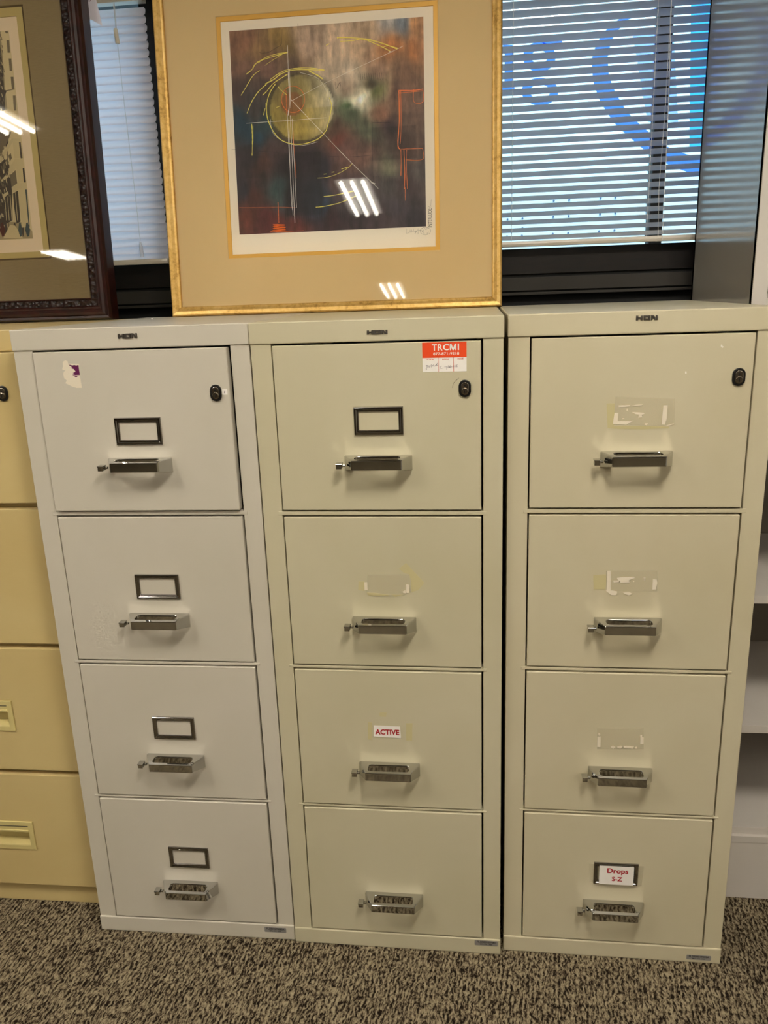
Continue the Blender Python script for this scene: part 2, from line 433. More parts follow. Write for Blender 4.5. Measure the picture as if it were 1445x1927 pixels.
CL = (-0.84669, 1.40155, math.radians(.509)); CM = (-0.40064, 1.40098, math.radians(-.132)); CR = (0.05023, 1.41251, math.radians(-.212))
left, dl = cabinet(*CL, 'paint_left', 'pale grey filing cabinet with four chrome label holders and a torn purple sticker',
                   [(1.1078, 1.1583), (.8010, .8515), (.4920, .5422), (.1783, .2293)], (.3785, 1.2003), (.2061, .2410, 1.3006, 1.3086),
                   (.3778, .4266, .0182, .0312, 'FL2001070080A', 'MFG. FHC . 0070'), first_out=.006)
mid, dm = cabinet(*CM, 'paint_mid', 'putty filing cabinet in the centre with orange sticker and white ACTIVE label',
                  [(1.1202, 1.1706), None, None, None], (.3778, 1.1995), (.2105, .2456, 1.2955, 1.3017),
                  (.3904, .4392, .0218, .0345, 'FL2000107001', 'MFG. FHC . 0060'))
right, dr_ = cabinet(*CR, 'paint_right', 'putty filing cabinet beside the tall grey bookcase, its bottom drawer labelled Drops S-Z',
                     [None, None, None, (.1838, .2350)], (.3828, 1.2080), (.2120, .2465, 1.3055, 1.3124),
                     (.3763, .4255, .0078, .0196, 'FL2000017070A', 'MFG. FHC . 0060'))

# --- stickers, cards and tape left on the drawers
def P(x, y, c, o=(0, 0), s=1.0, n=3):
    """a point measured on a cabinet front -> its (u, z) on that front"""
    X, Y, a = c; N = np.array([-math.sin(a), math.cos(a), 0]); d = ray(o[0]+x/s, o[1]+y/s)
    k = (N@np.array([X, Y, -CAMZ])-N[1]*0)/(N@d); k = (N@(np.array([X, Y, 0])-np.array([0, 0, CAMZ])))/(N@d)
    Q = np.array([0, 0, CAMZ])+d*k - np.array([X, Y, 0]); return (float(Q@np.array([math.cos(a), math.sin(a), 0])), float(Q[2]))
def PP(pts, c, o, s): return [P(x, y, c, o, s) for x, y in pts]
YF = -.0004
# left: torn sticker + 7 tag
o, s = (100, 660), 18.06
st = card('torn_sticker', PP([(380, 370), (470, 320), (545, 350), (560, 430), (930, 440), (960, 800), (1030, 1245), (860, 1250), (720, 1210), (470, 1090), (520, 1000), (430, 920), (400, 780), (420, 700), (480, 665), (365, 625), (385, 520)], CL, o, s), 'paper_torn', dl[0], YF, .0003, 'torn white sticker with purple printed corner')
card('purple_print', PP([(570, 455), (620, 470), (650, 465), (700, 490), (780, 475), (840, 490), (915, 475), (965, 808), (740, 822), (715, 800), (800, 785), (725, 745), (820, 700), (770, 620), (700, 590), (615, 568), (720, 560), (640, 510)], CL, o, s), 'purple', st, YF-.0003)
mb = MB(); mb.prism(PP([(795, 850), (835, 850), (835, 885), (795, 885)], CL, o, s), YF-.0004, YF-.0001); mb.prism(PP([(848, 850), (878, 850), (878, 885), (848, 885)], CL, o, s), YF-.0004, YF-.0001); mb.build('print_fragment', 'purple', st)
t7 = card('number_tag', rect(.3896, .3994, 1.1966, 1.2069), 'paper', dl[0], YF, .0003, 'small cream tag reading 7')
mb = MB(); text_fit(mb, '7', (.3930, .3962, 1.1990, 1.2040), YF-.0003, .03); mb.build('number', 'black_ink', t7)
# middle: orange sticker
sx0, sx1, sz0, sz1, sm = .3052, .3810, 1.2287, 1.2789, 1.2530
so = card('sticker', rect(sx0, sx1, sz0, sz1), 'paper', dm[0], YF, .0003, 'orange and white moving-company sticker')
card('orange_panel', rect(sx0, sx1, sm, sz1), 'orange', so, YF-.0002)
mb = MB()
for ch, p0_, p1_ in (('T', 400, 512), ('R', 532, 642), ('C', 655, 788), ('I', 982, 1012)):
    k_ = lambda v: .3218+(v-400)/615*.0468
    if ch == 'I': mb.box(k_(p0_), k_(p1_), YF-.0003, YF-.0002, 1.2650, 1.2757)
    else: text_fit(mb, ch, (k_(p0_), k_(p1_), 1.2650, 1.2757), YF-.0003, .022)
m0, m1, st_, zA, zB = k_(805), k_(952), .0022, 1.2650, 1.2757; mc = (m0+m1)/2
mb.box(m0, m0+st_, YF-.0003, YF-.0002, zA, zB); mb.box(m1-st_, m1, YF-.0003, YF-.0002, zA, zB)
mb.prism([(m0, zB), (m0+.0029, zB), (mc+.0011, zA), (mc-.0011, zA)], YF-.0003, YF-.0002); mb.prism([(m1, zB), (m1-.0029, zB), (mc-.0011, zA), (mc+.0011, zA)], YF-.0003, YF-.0002)
text_fit(mb, '877-871-9218', (.3240, .3684, 1.2572, 1.2618), YF-.0003, .008); mb.build('white_lettering', 'paper', so)
mb = MB()
for q, (a, b) in (('FLOOR', (.3130, .3248)), ('ROOM', (.3395, .3500)), ('PIECE', (.3655, .3758))): text_fit(mb, q, (a, b, 1.2490, 1.2514), YF-.0003, .02)
for q in (.3328, .3588): mb.box(q-.0003, q+.0003, YF-.0003, YF-.0001, sz0, sm)
mb.build('red_lettering', 'orange_ink', so)
mb = MB(); hw = [[(255, 760), (275, 790), (285, 700), (262, 690), (300, 690), (300, 745), (330, 690), (330, 740), (360, 680), (385, 735), (385, 670), (410, 700), (440, 665), (440, 710), (470, 700), (520, 640), (500, 690), (535, 690)],
      [(620, 705), (590, 715), (590, 755), (635, 750)], [(680, 725), (720, 715), (735, 790)], [(730, 720), (770, 690), (755, 750), (790, 735), (815, 680), (800, 740), (850, 720)], [(870, 690), (900, 730), (905, 685), (930, 730), (940, 680), (975, 675), (945, 700), (970, 715), (945, 730)]]
for w in hw: mb.tube([(a, YF-.0003, b) for a, b in PP(w, CM, (780, 630), 12.04)], .00028, 4)
mb.build('handwriting', 'pen', so)
# scratches of the middle cabinet's top drawer
mb = MB(); mb.tube([(a, YF, b) for a, b in PP([(1005, 975), (940, 1030), (880, 1095), (860, 1200)], CM, (780, 630), 12.04)], .00035, 4); mb.build('scratch', 'pencil', dm[0])
# middle drawer 2: tape
o, s = (640, 1040), 8.03
y2 = YF+.0012
card('glue_mark', PP([(890, 235), (995, 150), (1275, 450), (1180, 560), (1080, 590), (1075, 420), (1045, 320), (965, 300)], CM, o, s), 'glue', dm[1], y2-.0015, .0003, 'yellowed square of old tape')
card('glue_mark', PP([(280, 430), (370, 430), (370, 570), (275, 560)], CM, o, s), 'glue', dm[1], y2-.0015, .0003)
card('clear_tape', PP([(420, 330), (1040, 330), (1075, 590), (960, 640), (400, 600)], CM, o, s), 'tape', dm[1], y2-.0016, .0002)
for q in ([(365, 440), (415, 440), (418, 560), (370, 560)], [(1000, 475), (1045, 480), (1045, 600), (1000, 600)], [(945, 580), (990, 560), (990, 605), (955, 603)]):
    card('paper_scrap', torn(PP(q, CM, o, s), .0003), 'paper_torn', dm[1], y2-.0020)
for q in ([(405, 595), (560, 605), (740, 630), (730, 650), (430, 640)], [(775, 625), (955, 630), (830, 660)]):
    card('glue_mark', torn(PP(q, CM, o, s), .0003), 'glue', dm[1], y2-.0020)
# middle drawer 3: ACTIVE
o, s = (680, 1340), 12.04
for q in ([(150, 220), (245, 220), (250, 620), (150, 600)], [(1015, 240), (1160, 240), (1150, 635), (1020, 630)], [(420, 0), (575, 0), (560, 95), (410, 90)]):
    card('glue_mark', torn(PP(q, CM, o, s), .0004), 'glue', dm[2], y2-.0015)
ca = card('label_card', PP([(283, 285), (878, 312), (900, 578), (283, 535)], CM, o, s), 'paper', dm[2], y2-.0020, .0003, 'white card with red lettering')
a0 = P(318, 485, CM, o, s); a1 = P(860, 378, CM, o, s)
mb = MB(); text_fit(mb, 'ACTIVE', (a0[0], a1[0], a0[1]-.0004, a1[1]-.0006), y2-.0023, .035); mb.build('red_lettering', 'red_ink', ca)
# right drawer 1 tape
o, s = (1130, 730), 9.03
card('glue_mark', torn(PP([(100, 260), (240, 260), (220, 640), (1150, 650), (1150, 680), (700, 700), (110, 680)], CR, o, s), .0005), 'glue', dr_[0], YF-.0001)
card('clear_tape', PP([(250, 150), (1250, 180), (1250, 610), (1040, 640), (210, 620)], CR, o, s), 'tape', dr_[0], YF-.0003, .0002)
for q in ([(300, 290), (500, 285), (480, 312), (300, 325)], [(510, 300), (600, 280), (715, 275), (690, 295), (560, 305)], [(230, 420), (290, 420), (285, 560), (500, 560), (550, 550), (430, 620), (205, 605)],
          [(520, 408), (640, 410), (740, 425), (730, 440), (690, 450), (705, 490), (635, 502), (645, 450), (590, 440)], [(1060, 290), (1130, 290), (1115, 520), (1080, 620), (1030, 620)], [(1110, 630), (1240, 600), (1240, 610), (1130, 640)],
          [(435, 345), (450, 345), (450, 385), (435, 385)], [(365, 512), (395, 512), (395, 524), (365, 524)], [(745, 595), (795, 595), (780, 630), (745, 625)]):
    card('paper_scrap', torn(PP(q, CR, o, s), .0002, 2), 'paper_torn', dr_[0], YF-.0006)
# paint chips
for q, dd in (((720, 1690), 0), ((1004, 448), 1)):
    if dd == 0: card('paint_chip', torn(PP([(725, 1675), (745, 1670), (750, 1695), (775, 1705), (745, 1722), (722, 1700)], CR, (1265, 440), 8.03), .0002, 2), 'paper', dr_[0], YF-.0001)
    else: card('paint_chip', PP([(1005, 445), (1012, 445), (1013, 456), (1005, 456)], CR, (930, 540), 2.806), 'paper', dr_[0], YF-.0001)
# right drawer 2 tape
o, s = (1110, 1060), 9.633
card('glue_mark', torn(PP([(60, 200), (290, 200), (280, 470), (60, 470)], CR, o, s), .0005), 'glue', dr_[1], y2-.0015)
card('clear_tape', PP([(290, 125), (1215, 125), (1215, 500), (300, 500)], CR, o, s), 'tape', dr_[1], y2-.0016, .0002)
for q in ([(310, 128), (372, 128), (370, 480), (490, 500), (475, 570), (380, 568), (350, 540), (280, 490), (300, 470)], [(485, 255), (560, 245), (740, 240), (805, 242), (800, 265), (700, 300), (720, 345), (540, 345), (545, 315), (500, 290)],
          [(420, 305), (525, 305), (520, 330), (425, 345)], [(1135, 280), (1205, 285), (1215, 350), (1185, 470), (1125, 470)], [(965, 245), (1000, 245), (995, 305), (975, 305)], [(780, 315), (800, 310), (800, 325), (785, 335)],
          [(590, 520), (700, 510), (760, 545), (700, 575), (620, 540)]):
    card('paper_scrap', torn(PP(q, CR, o, s), .0002, 2), 'paper_torn', dr_[1], y2-.0020)
# right drawer 3
o, s = (1100, 1360), 10.32
card('clear_tape', PP([(240, 100), (1140, 100), (1140, 500), (240, 500)], CR, o, s), 'tape', dr_[2], y2-.0016, .0002)
for q in ([(245, 258), (308, 258), (300, 460), (240, 455)], [(260, 185), (300, 205), (290, 238), (262, 235)], [(1075, 230), (1110, 230), (1112, 268), (1142, 270), (1138, 400), (1073, 400)],
          [(500, 455), (545, 432), (595, 460), (560, 490), (515, 480)], [(625, 455), (700, 435), (735, 450), (690, 490), (640, 480)], [(750, 440), (800, 440), (950, 450), (940, 490), (760, 475)], [(970, 465), (1000, 450), (1020, 490), (975, 490)]):
    card('paper_scrap', torn(PP(q, CR, o, s), .0002, 2), 'paper_torn', dr_[2], y2-.0020)
# right drawer 4 card
o, s = (1090, 1600), 10.32
card('clear_tape', PP([(185, 250), (1250, 300), (1205, 680), (200, 600)], CR, o, s), 'tape', dr_[3], y2-.0016, .0002)
cd_ = card('label_card', rect(.1917, .2597, .1868, .2310), 'paper', dr_[3], -.0060, .0003, 'white card reading Drops S-Z in red')
mb = MB(); text_fit(mb, 'Drops', (.2072, .2488, .2105, .2262), -.0063, .03); text_fit(mb, 'S-Z', (.2170, .2380, .1955, .2060), -.0063, .03); mb.build('red_lettering', 'red_ink', cd_)

# little crumbs on the cabinet tops are left to the mesh of one small paper scrap
cr = MB(); cr.box(-.002, .002, -.0015, .0015, 0, .003); cr = cr.build('paper_crumb', 'paper', bevel=.0008); cr.location = (-.752, 1.835, 1.3211)
tag(cr, 'tiny white paper crumb on top of the left grey filing cabinet', 'paper scrap')

# ------------------------------------------------------------------ beige lateral file (left)
BX1, BX0, BY, BD = -.8490, -1.7634, 1.478, .56
W2 = BX1-BX0; LA = math.radians(.509)
lat = empty('lateral_file', (BX1-.0008-W2*math.cos(LA), BY-W2*math.sin(LA), 0), 'wide beige lateral file cabinet with recessed drawer pulls at the left edge', 'filing cabinet', LA)
b = MB(); b.box(0, W2, .003, BD, .045, 1.2795)
lb = b.build('body', 'paint_beige', lat, bevel=.001)
b = MB(); b.box(0, W2, -.001, BD+.003, 1.2795, 1.3195); b.build('top_cap', 'paint_beige', lat, bevel=.002)
b = MB(); b.box(0, W2, -.001, BD, 0, .0555); b.build('plinth', 'paint_beige', lat, bevel=.002)
lz = [(.9795, 1.2770), (.6720, .9675), (.3650, .6600), (.0590, .3520)]
for i, (z0, z1) in enumerate(lz):
    hz0, hz1 = (z0+.0985, z0+.1715); hr = W2-.1600; hl = hr-.594+0.0
    d = MB()
    d.box(.002, hl, -.017, .001, z0, z1); d.box(hr, W2-.001, -.017, .001, z0, z1); d.box(hl, hr, -.017, .001, z0, hz0); d.box(hl, hr, -.017, .001, hz1, z1)
    ddr = MB(); 
    o_ = [(.002, z0), (W2-.001, z0), (W2-.001, z1), (.002, z1)]; i_ = [(hl, hz0), (hr, hz0), (hr, hz1), (hl, hz1)]
    ddr.ring([[(x, .001, z) for x, z in o_], [(x, -.017, z) for x, z in o_], [(x, -.017, z) for x, z in i_], [(x, .001, z) for x, z in i_]])
    dd = ddr.build('drawer', 'paint_beige', lat, bevel=.0014)
    h = MB()
    def RR(i, y, a=0, b=0): return [(hl+i, y, hz0+i+b), (hr-i, y, hz0+i+b), (hr-i, y, hz1-i-a), (hl+i, y, hz1-i-a)]
    h.ring([RR(0, -.016), RR(0, -.0200), RR(.0105, -.0200, .0130, 0), RR(.0125, -.0185, .0140, .001), RR(.0140, .0020, .0140, .004)])
    h.add(RR(.0140, .0020, .0140, .004), [(0, 1, 2, 3)])
    h.box(hl+.008, hr-.010, -.0222, -.019, hz1-.0255, hz1-.0205)
    hh = h.build('handle', 'paint_beige_dark', dd, bevel=.0006, lab='recessed beige drawer pull')
    sl = MB(); sl.box(hl+.01, hr-.011, -.0203, -.0198, hz1-.0125, hz1-.0105); sl.build('label_slot', 'dark_void', hh)
make_lock(-.9136-BX0, 1.2003, lat, -.017)
tg = MB(); tg.prism(rect(W2-.012, W2-.001, .030, .040), -.001, -.0015); tg.build('asset_tag', 'tag_silver', lat)

# ------------------------------------------------------------------ tall bookcase (right)
KX, KY0, KY1, KH, KW = .505, 1.605, 2.046, 2.16, .92
bk = empty('bookcase', (KX, KY0, 0), 'tall grey steel bookcase with glossy side panel, standing right of the cabinets', 'bookcase')
D = KY1-KY0
b = MB(); b.box(0, .0015, .0, D, 0, KH); b.box(0, .012, .0, .012, 0, KH); b.box(0, .012, D-.012, D, 0, KH); b.build('side_panel', 'tall_grey', bk, bevel=.0005)
b = MB(); b.box(KW-.012, KW, 0, D, 0, KH); b.build('side_panel', 'tall_grey', bk)
b = MB(); b.box(0.0017, KW-.012, D-.004, D-.001, .02, KH-.01); b.build('back_panel', 'shelf_back', bk)
b = MB(); b.box(.0005, .0275, -.0012, .012, 0, KH); b.box(KW-.0275, KW, -.0012, .012, 0, KH); b.build('front_post', 'shelf_light', bk, bevel=.001)
b = MB(); b.box(0.0017, KW-.012, 0.0, D-.004, KH-.02, KH); b.build('top_panel', 'shelf_light', bk)
for zt in (.4417, .7400, 1.040, 1.33, 1.62, 1.91):
    s_ = MB(); s_.box(.0135, KW-.014, .0, D-.006, zt-.018, zt); s_.build('shelf', 'shelf_light', bk, bevel=.001)
s_ = MB(); s_.box(.0135, KW-.014, .012, D-.006, .165, .172); s_.box(.0135, KW-.014, .008, .014, .165, .182); s_.box(.0135, KW-.014, -.0005, .02, .148, .165); s_.build('shelf', 'shelf_light', bk, bevel=.001)
s_ = MB(); s_.box(.002, KW-.013, .001, .012, 0, .148); s_.build('kick_panel', 'shelf_light', bk)

# ------------------------------------------------------------------ gold framed picture
def plane_frame(x, y, lean):
    """local axes of a leaning picture: X right, Y = into the wall, Z up the picture"""
    o = empty('framed_picture', (x, y, 1.3212), None, None); o.rotation_euler = (-lean, 0, 0); return o
GL = math.radians(5.61); GX, GY, GW, GH = -.7553, 1.985, .8116, .815
gp = plane_frame(GX, GY, GL); tag(gp, 'abstract print in a gold frame with tan mat, leaning above the filing cabinets', 'picture')
def prof_frame(w, h, prof, off=(0, 0)):
    """prof: (inset, y) points from outer back over the face to the sight edge"""
    mb = MB(); loops = []
    for i, y in prof: loops.append([(i, y, i), (w-i, y, i), (w-i, y, h-i), (i, y, h-i)])
    # share no verts between sides: four mitred sides
    for k in range(4):
        k2 = (k+1) % 4
        vs = []; 
        for L in loops: vs += [L[k], L[k2]]
        n = len(loops); mb.add(vs, [(2*j, 2*j+1, 2*j+3, 2*j+2) for j in range(n-1)])
    return mb
fr = prof_frame(GW, GH, [(0, .020), (0, -.008), (.001, -.012), (.004, -.0145), (.012, -.0130), (.018, -.0085), (.021, -.0070), (.0225, -.0060), (.0235, -.0040), (.0235, .004)])
fr.build('frame', 'gold', gp)
bkb = MB(); bkb.box(.004, GW-.004, .012, .018, .004, GH-.004); bkb.build('backing_board', 'mat_tan', gp)
def mat_board(w, h, x0, x1, z0, z1, y, bev, mat, parent, name='mat_board', th=.0014, out=.02):
    mb = MB(); o_ = [(out, y+th, out), (w-out, y+th, out), (w-out, y+th, h-out), (out, y+th, h-out)]
    A = [(p[0], y, p[2]) for p in o_]
    B = [(x0-bev, y, z0-bev), (x1+bev, y, z0-bev), (x1+bev, y, z1+bev), (x0-bev, y, z1+bev)]; Cc = [(x0, y+th, z0), (x1, y+th, z0), (x1, y+th, z1), (x0, y+th, z1)]
    mb.ring([o_, A, B, Cc]); return mb.build(name, mat, parent)
mat_board(GW, GH, .1483, .6657, .1354, .6780, 0, .0012, 'mat_tan', gp)
mat_board(GW, GH, .1584, .6555, .1444, .6675, .0016, .0008, 'gold_fillet', gp, 'inner_mat', out=.03)
pp = MB(); pp.box(.04, GW-.04, .0034, .0040, .04, GH-.04); sheet = pp.build('paper_sheet', 'print_paper', gp)
AU0, AU1, AV0, AV1 = .1781, .6333, .1907, .6465

def tint_grid(name, u0, u1, v0, v1, y, nx, nz, fn, parent, mat='art'):
    vs = []; cols = []
    for j in range(nz+1):
        for i in range(nx+1):
            s = i/nx; t = 1-j/nz; vs.append((u0+(u1-u0)*s, y, v0+(v1-v0)*j/nz)); cols.append(fn(s, t))
    fs = [(j*(nx+1)+i, j*(nx+1)+i+1, (j+1)*(nx+1)+i+1, (j+1)*(nx+1)+i) for j in range(nz) for i in range(nx)]
    me = bpy.data.meshes.new(name); me.from_pydata(vs, [], fs); me.update()
    at = me.color_attributes.new('tint', 'FLOAT_COLOR', 'POINT')
    at.data.foreach_set('color', np.array([[lin(max(0, min(255, c[0]))), lin(max(0, min(255, c[1]))), lin(max(0, min(255, c[2]))), 1] for c in cols], dtype='f').ravel())
    me.materials.append(MAT[mat]); o = bpy.data.objects.new(name, me); COL.objects.link(o); o.parent = parent; return o

rs = np.random.RandomState(5)
NZ = rs.rand(48, 48, 3)
def vnoise(x, y, k=0):
    x = x % 47; y = y % 47; i, j = int(x), int(y); fx, fy = x-i, y-j; fx = fx*fx*(3-2*fx); fy = fy*fy*(3-2*fy)
    a = NZ[i, j, k]*(1-fx)+NZ[(i+1) % 48, j, k]*fx; b = NZ[i, (j+1) % 48, k]*(1-fx)+NZ[(i+1) % 48, (j+1) % 48, k]*fx; return a*(1-fy)+b*fy
SEED = [(.05, .04, 110, 78, 58), (.15, .10, 118, 92, 60), (.25, .08, 112, 90, 48), (.38, .06, 140, 120, 102), (.55, .10, 168, 148, 126), (.70, .06, 150, 128, 104), (.80, .03, 130, 126, 122), (.88, .05, 104, 112, 120),
        (.97, .06, 142, 104, 70), (.82, .14, 156, 104, 62), (.94, .16, 138, 92, 56), (.05, .20, 98, 72, 58), (.18, .20, 106, 78, 66), (.30, .18, 92, 72, 58), (.50, .20, 156, 140, 120), (.60, .24, 164, 150, 132),
        (.75, .22, 134, 108, 88), (.92, .26, 112, 84, 64), (.04, .32, 58, 44, 40), (.12, .36, 56, 50, 48), (.20, .28, 70, 56, 50), (.03, .46, 24, 44, 56), (.10, .52, 26, 48, 60), (.16, .44, 36, 52, 56),
        (.58, .30, 124, 108, 92), (.70, .30, 70, 62, 44), (.73, .34, 84, 86, 48), (.62, .40, 54, 74, 44), (.66, .37, 236, 226, 204), (.645, .385, 220, 210, 188), (.68, .36, 210, 200, 180), (.64, .46, 62, 70, 50), (.70, .52, 78, 80, 62), (.78, .44, 112, 78, 60),
        (.88, .36, 100, 74, 60), (.93, .48, 84, 66, 56), (.82, .50, 48, 36, 38), (.90, .60, 74, 56, 48), (.57, .56, 92, 50, 40), (.60, .62, 86, 60, 54), (.68, .64, 96, 70, 60), (.55, .50, 70, 50, 40),
        (.05, .62, 40, 32, 34), (.15, .64, 66, 42, 34), (.22, .60, 54, 40, 38), (.28, .70, 34, 24, 26), (.38, .66, 38, 28, 32), (.46, .70, 30, 26, 32), (.04, .78, 38, 34, 40), (.10, .80, 70, 38, 30), (.22, .80, 44, 60, 58),
        (.30, .84, 34, 26, 30), (.42, .82, 30, 32, 40), (.44, .88, 32, 44, 58), (.06, .92, 84, 42, 30), (.18, .95, 74, 32, 30), (.32, .95, 78, 36, 30), (.50, .95, 46, 28, 30), (.60, .90, 44, 34, 36), (.55, .75, 66, 46, 42),
        (.65, .75, 60, 44, 44), (.70, .85, 46, 38, 40), (.80, .72, 96, 94, 74), (.82, .80, 52, 46, 44), (.90, .80, 56, 44, 44), (.85, .92, 52, 44, 48), (.96, .96, 44, 38, 42), (.97, .70, 66, 60, 58), (.75, .95, 54, 42, 44)]
SE = np.array(SEED, float)
def artcol(s, t):
    ws = s+(vnoise(s*9, t*7)-.5)*.07; wt = t+(vnoise(s*8+20, t*9+3, 1)-.5)*.07
    d = (SE[:, 0]-ws)**2+(SE[:, 1]-wt)**2; w = 1/(d+2.2e-4)**1.6; c = (SE[:, 2:]*w[:, None]).sum(0)/w.sum()
    # vertical streaks and washes
    c = c*(.86+.30*vnoise(s*46, t*7+11, 2))*(.92+.16*vnoise(s*20, t*44, 1))
    # blocks
    for x0, x1, y0, y1, k in ((.26, .46, .60, .92, .82), (.46, .72, .60, .86, 1.06), (.72, .96, .50, .66, .86), (.05, .16, .55, .72, .9), (.0, 1., .905, 1., .98), (.68, .76, .62, .90, 1.12)):
        if x0 < s < x1 and y0 < t < y1: c = c*k
    # the disc
    cx, cy, r = .365, .388, .178
    dd = math.hypot((s-cx)/.98, (t-cy)*1.08)
    if dd < r*1.13:
        g = (s-cx)/r
        inner = np.array([132, 116, 60])*(1-max(0, g))+np.array([206, 198, 176])*max(0, g)
        inner = inner*(1-.45*max(0, (cy-t)/r*.7+.2))+np.array([70, 66, 58])*.45*max(0, (cy-t)/r*.7+.2)
        if t > cy: inner = inner*.75+np.array([140, 118, 40])*.25
        inner = inner*(.82+.3*vnoise(s*30, t*30, 2))
        k = 1 if dd < r*.93 else max(0, 1-(dd-r*.93)/(r*.2))
        if r*.96 < dd: inner = inner*.6
        c = c*(1-k)+inner*k
    ox, oy = .315, .365
    if math.hypot(s-ox, t-oy) < .058: c = c*.45+np.array([110, 58, 34])*.55
    return c*1.30+8
tint_grid('painted_image', AU0, AU1, AV0, AV1, .0030, 150, 150, artcol, sheet)
def gpt(x, y):
    """crop coordinates of the print -> (u, v) on the picture, bilinear over the print's corners"""
    TL, TR, BL, BR = (92, 176), (1194, 90), (150, 1330), (1207, 1280)
    s, t = .5, .5
    for _ in range(12):
        X = (1-t)*((1-s)*TL[0]+s*TR[0])+t*((1-s)*BL[0]+s*BR[0]); Y = (1-t)*((1-s)*TL[1]+s*TR[1])+t*((1-s)*BL[1]+s*BR[1])
        dXs = (1-t)*(TR[0]-TL[0])+t*(BR[0]-BL[0]); dYs = (1-t)*(TR[1]-TL[1])+t*(BR[1]-BL[1]); dXt = (1-s)*(BL[0]-TL[0])+s*(BR[0]-TR[0]); dYt = (1-s)*(BL[1]-TL[1])+s*(BR[1]-TR[1])
        D_ = dXs*dYt-dXt*dYs; ex, ey = x-X, y-Y; s += (ex*dYt-dXt*ey)/D_; t += (dXs*ey-dYs*ex)/D_
    return (AU0+(AU1-AU0)*s, AV1-(AV1-AV0)*t)
def smooth_path(pts, n=6):
    out = []
    for i in range(len(pts)-1):
        p0 = pts[max(i-1, 0)]; p1 = pts[i]; p2 = pts[i+1]; p3 = pts[min(i+2, len(pts)-1)]
        for k in range(n):
            t = k/n; out.append(tuple(.5*((2*p1[a])+(-p0[a]+p2[a])*t+(2*p0[a]-5*p1[a]+4*p2[a]-p3[a])*t*t+(-p0[a]+3*p1[a]-3*p2[a]+p3[a])*t**3) for a in (0, 1)))
    out.append(pts[-1]); return out
def strokes(name, mat, lst, y=.0028, seg=4):
    mb = MB()
    for pts, w in lst:
        q = [gpt(*p) for p in (smooth_path(pts) if len(pts) > 2 else pts)]
        if len(pts) == 2: a, b = q; q = [(a[0]+(b[0]-a[0])*k/10, a[1]+(b[1]-a[1])*k/10) for k in range(11)]
        r = [w*.00036*(.7+.7*random.random()) for _ in q]
        mb.tube([(a, y, b) for a, b in q], r, seg)
    return mb.build(name, mat, sheet)
def ell(cx, cy, rx, ry, a0, a1, n=14): return [(cx+rx*math.cos(math.radians(a0+(a1-a0)*k/n)), cy+ry*math.sin(math.radians(a0+(a1-a0)*k/n))) for k in range(n+1)]
strokes('yellow_lines', 'art_yellow', [
    ([(190, 412), (225, 385), (245, 355), (290, 330), (430, 290)], 3), ([(260, 350), (300, 320), (360, 300), (430, 288)], 2), ([(300, 362), (340, 335), (400, 300)], 1.2),
    ([(160, 530), (185, 490), (230, 420), (270, 390)], 2), ([(195, 630), (220, 570), (260, 510), (310, 465)], 2.4), ([(300, 465), (350, 440), (400, 405), (480, 385), (640, 387)], 3.4),
    ([(285, 528), (310, 505), (350, 460), (430, 410)], 3), ([(330, 440), (400, 395), (470, 378), (560, 375), (640, 385)], 2.4), ([(550, 390), (600, 415), (630, 435)], 4),
    (ell(490, 605, 182, 200, 150, 225), 3), ([(305, 570), (310, 640), (340, 720), (400, 785), (500, 805), (600, 775), (650, 725)], 3.2), ([(650, 725), (672, 640), (680, 580), (668, 540)], 2.8), ([(290, 640), (300, 600)], 2.4),
    ([(375, 480), (400, 505), (425, 525)], 2), ([(365, 597), (385, 588)], 2), ([(650, 250), (668, 240)], 2.4),
    ([(712, 208), (760, 206), (860, 212), (950, 232), (1050, 268)], 3.6), ([(730, 228), (800, 222), (860, 215), (940, 245), (1010, 280)], 2.6), ([(970, 258), (1000, 250), (1050, 262)], 2), ([(222, 690), (226, 760), (226, 800), (224, 870)], 3), ([(229, 700), (230, 790)], 1.4),
    ([(600, 998), (660, 992), (720, 970), (770, 940), (795, 915)], 1.6), ([(735, 945), (770, 935)], 2.4), ([(680, 964), (695, 962)], 2), ([(635, 975), (650, 974)], 2), ([(635, 1105), (680, 1100), (740, 1088), (820, 1070)], 2.6), ([(590, 1168), (640, 1162), (730, 1140), (830, 1095)], 2.8)])
strokes('white_lines', 'art_white', [
    ([(430, 250), (434, 400)], 1.6), ([(434, 400), (440, 560), (432, 640)], 3), ([(440, 385), (448, 600)], 2), ([(428, 640), (440, 900), (460, 1215)], 1.6), ([(445, 640), (455, 900), (470, 1260)], 1.8), ([(436, 660), (448, 1100), (458, 1190)], 1.2), ([(455, 660), (466, 900), (480, 1170)], 1.8),
    ([(448, 550), (640, 750), (795, 912), (910, 1025), (942, 1058)], 1.8), ([(450, 560), (640, 460), (1020, 282), (1082, 250)], 1.1), ([(190, 686), (420, 670), (650, 652)], 1.3), ([(900, 1022), (925, 1030)], 3), ([(1005, 283), (1022, 284)], 3), ([(330, 660), (345, 740), (410, 790), (500, 812), (600, 790)], 1.2), ([(500, 400), (600, 430), (650, 500), (665, 560)], 1.0)])
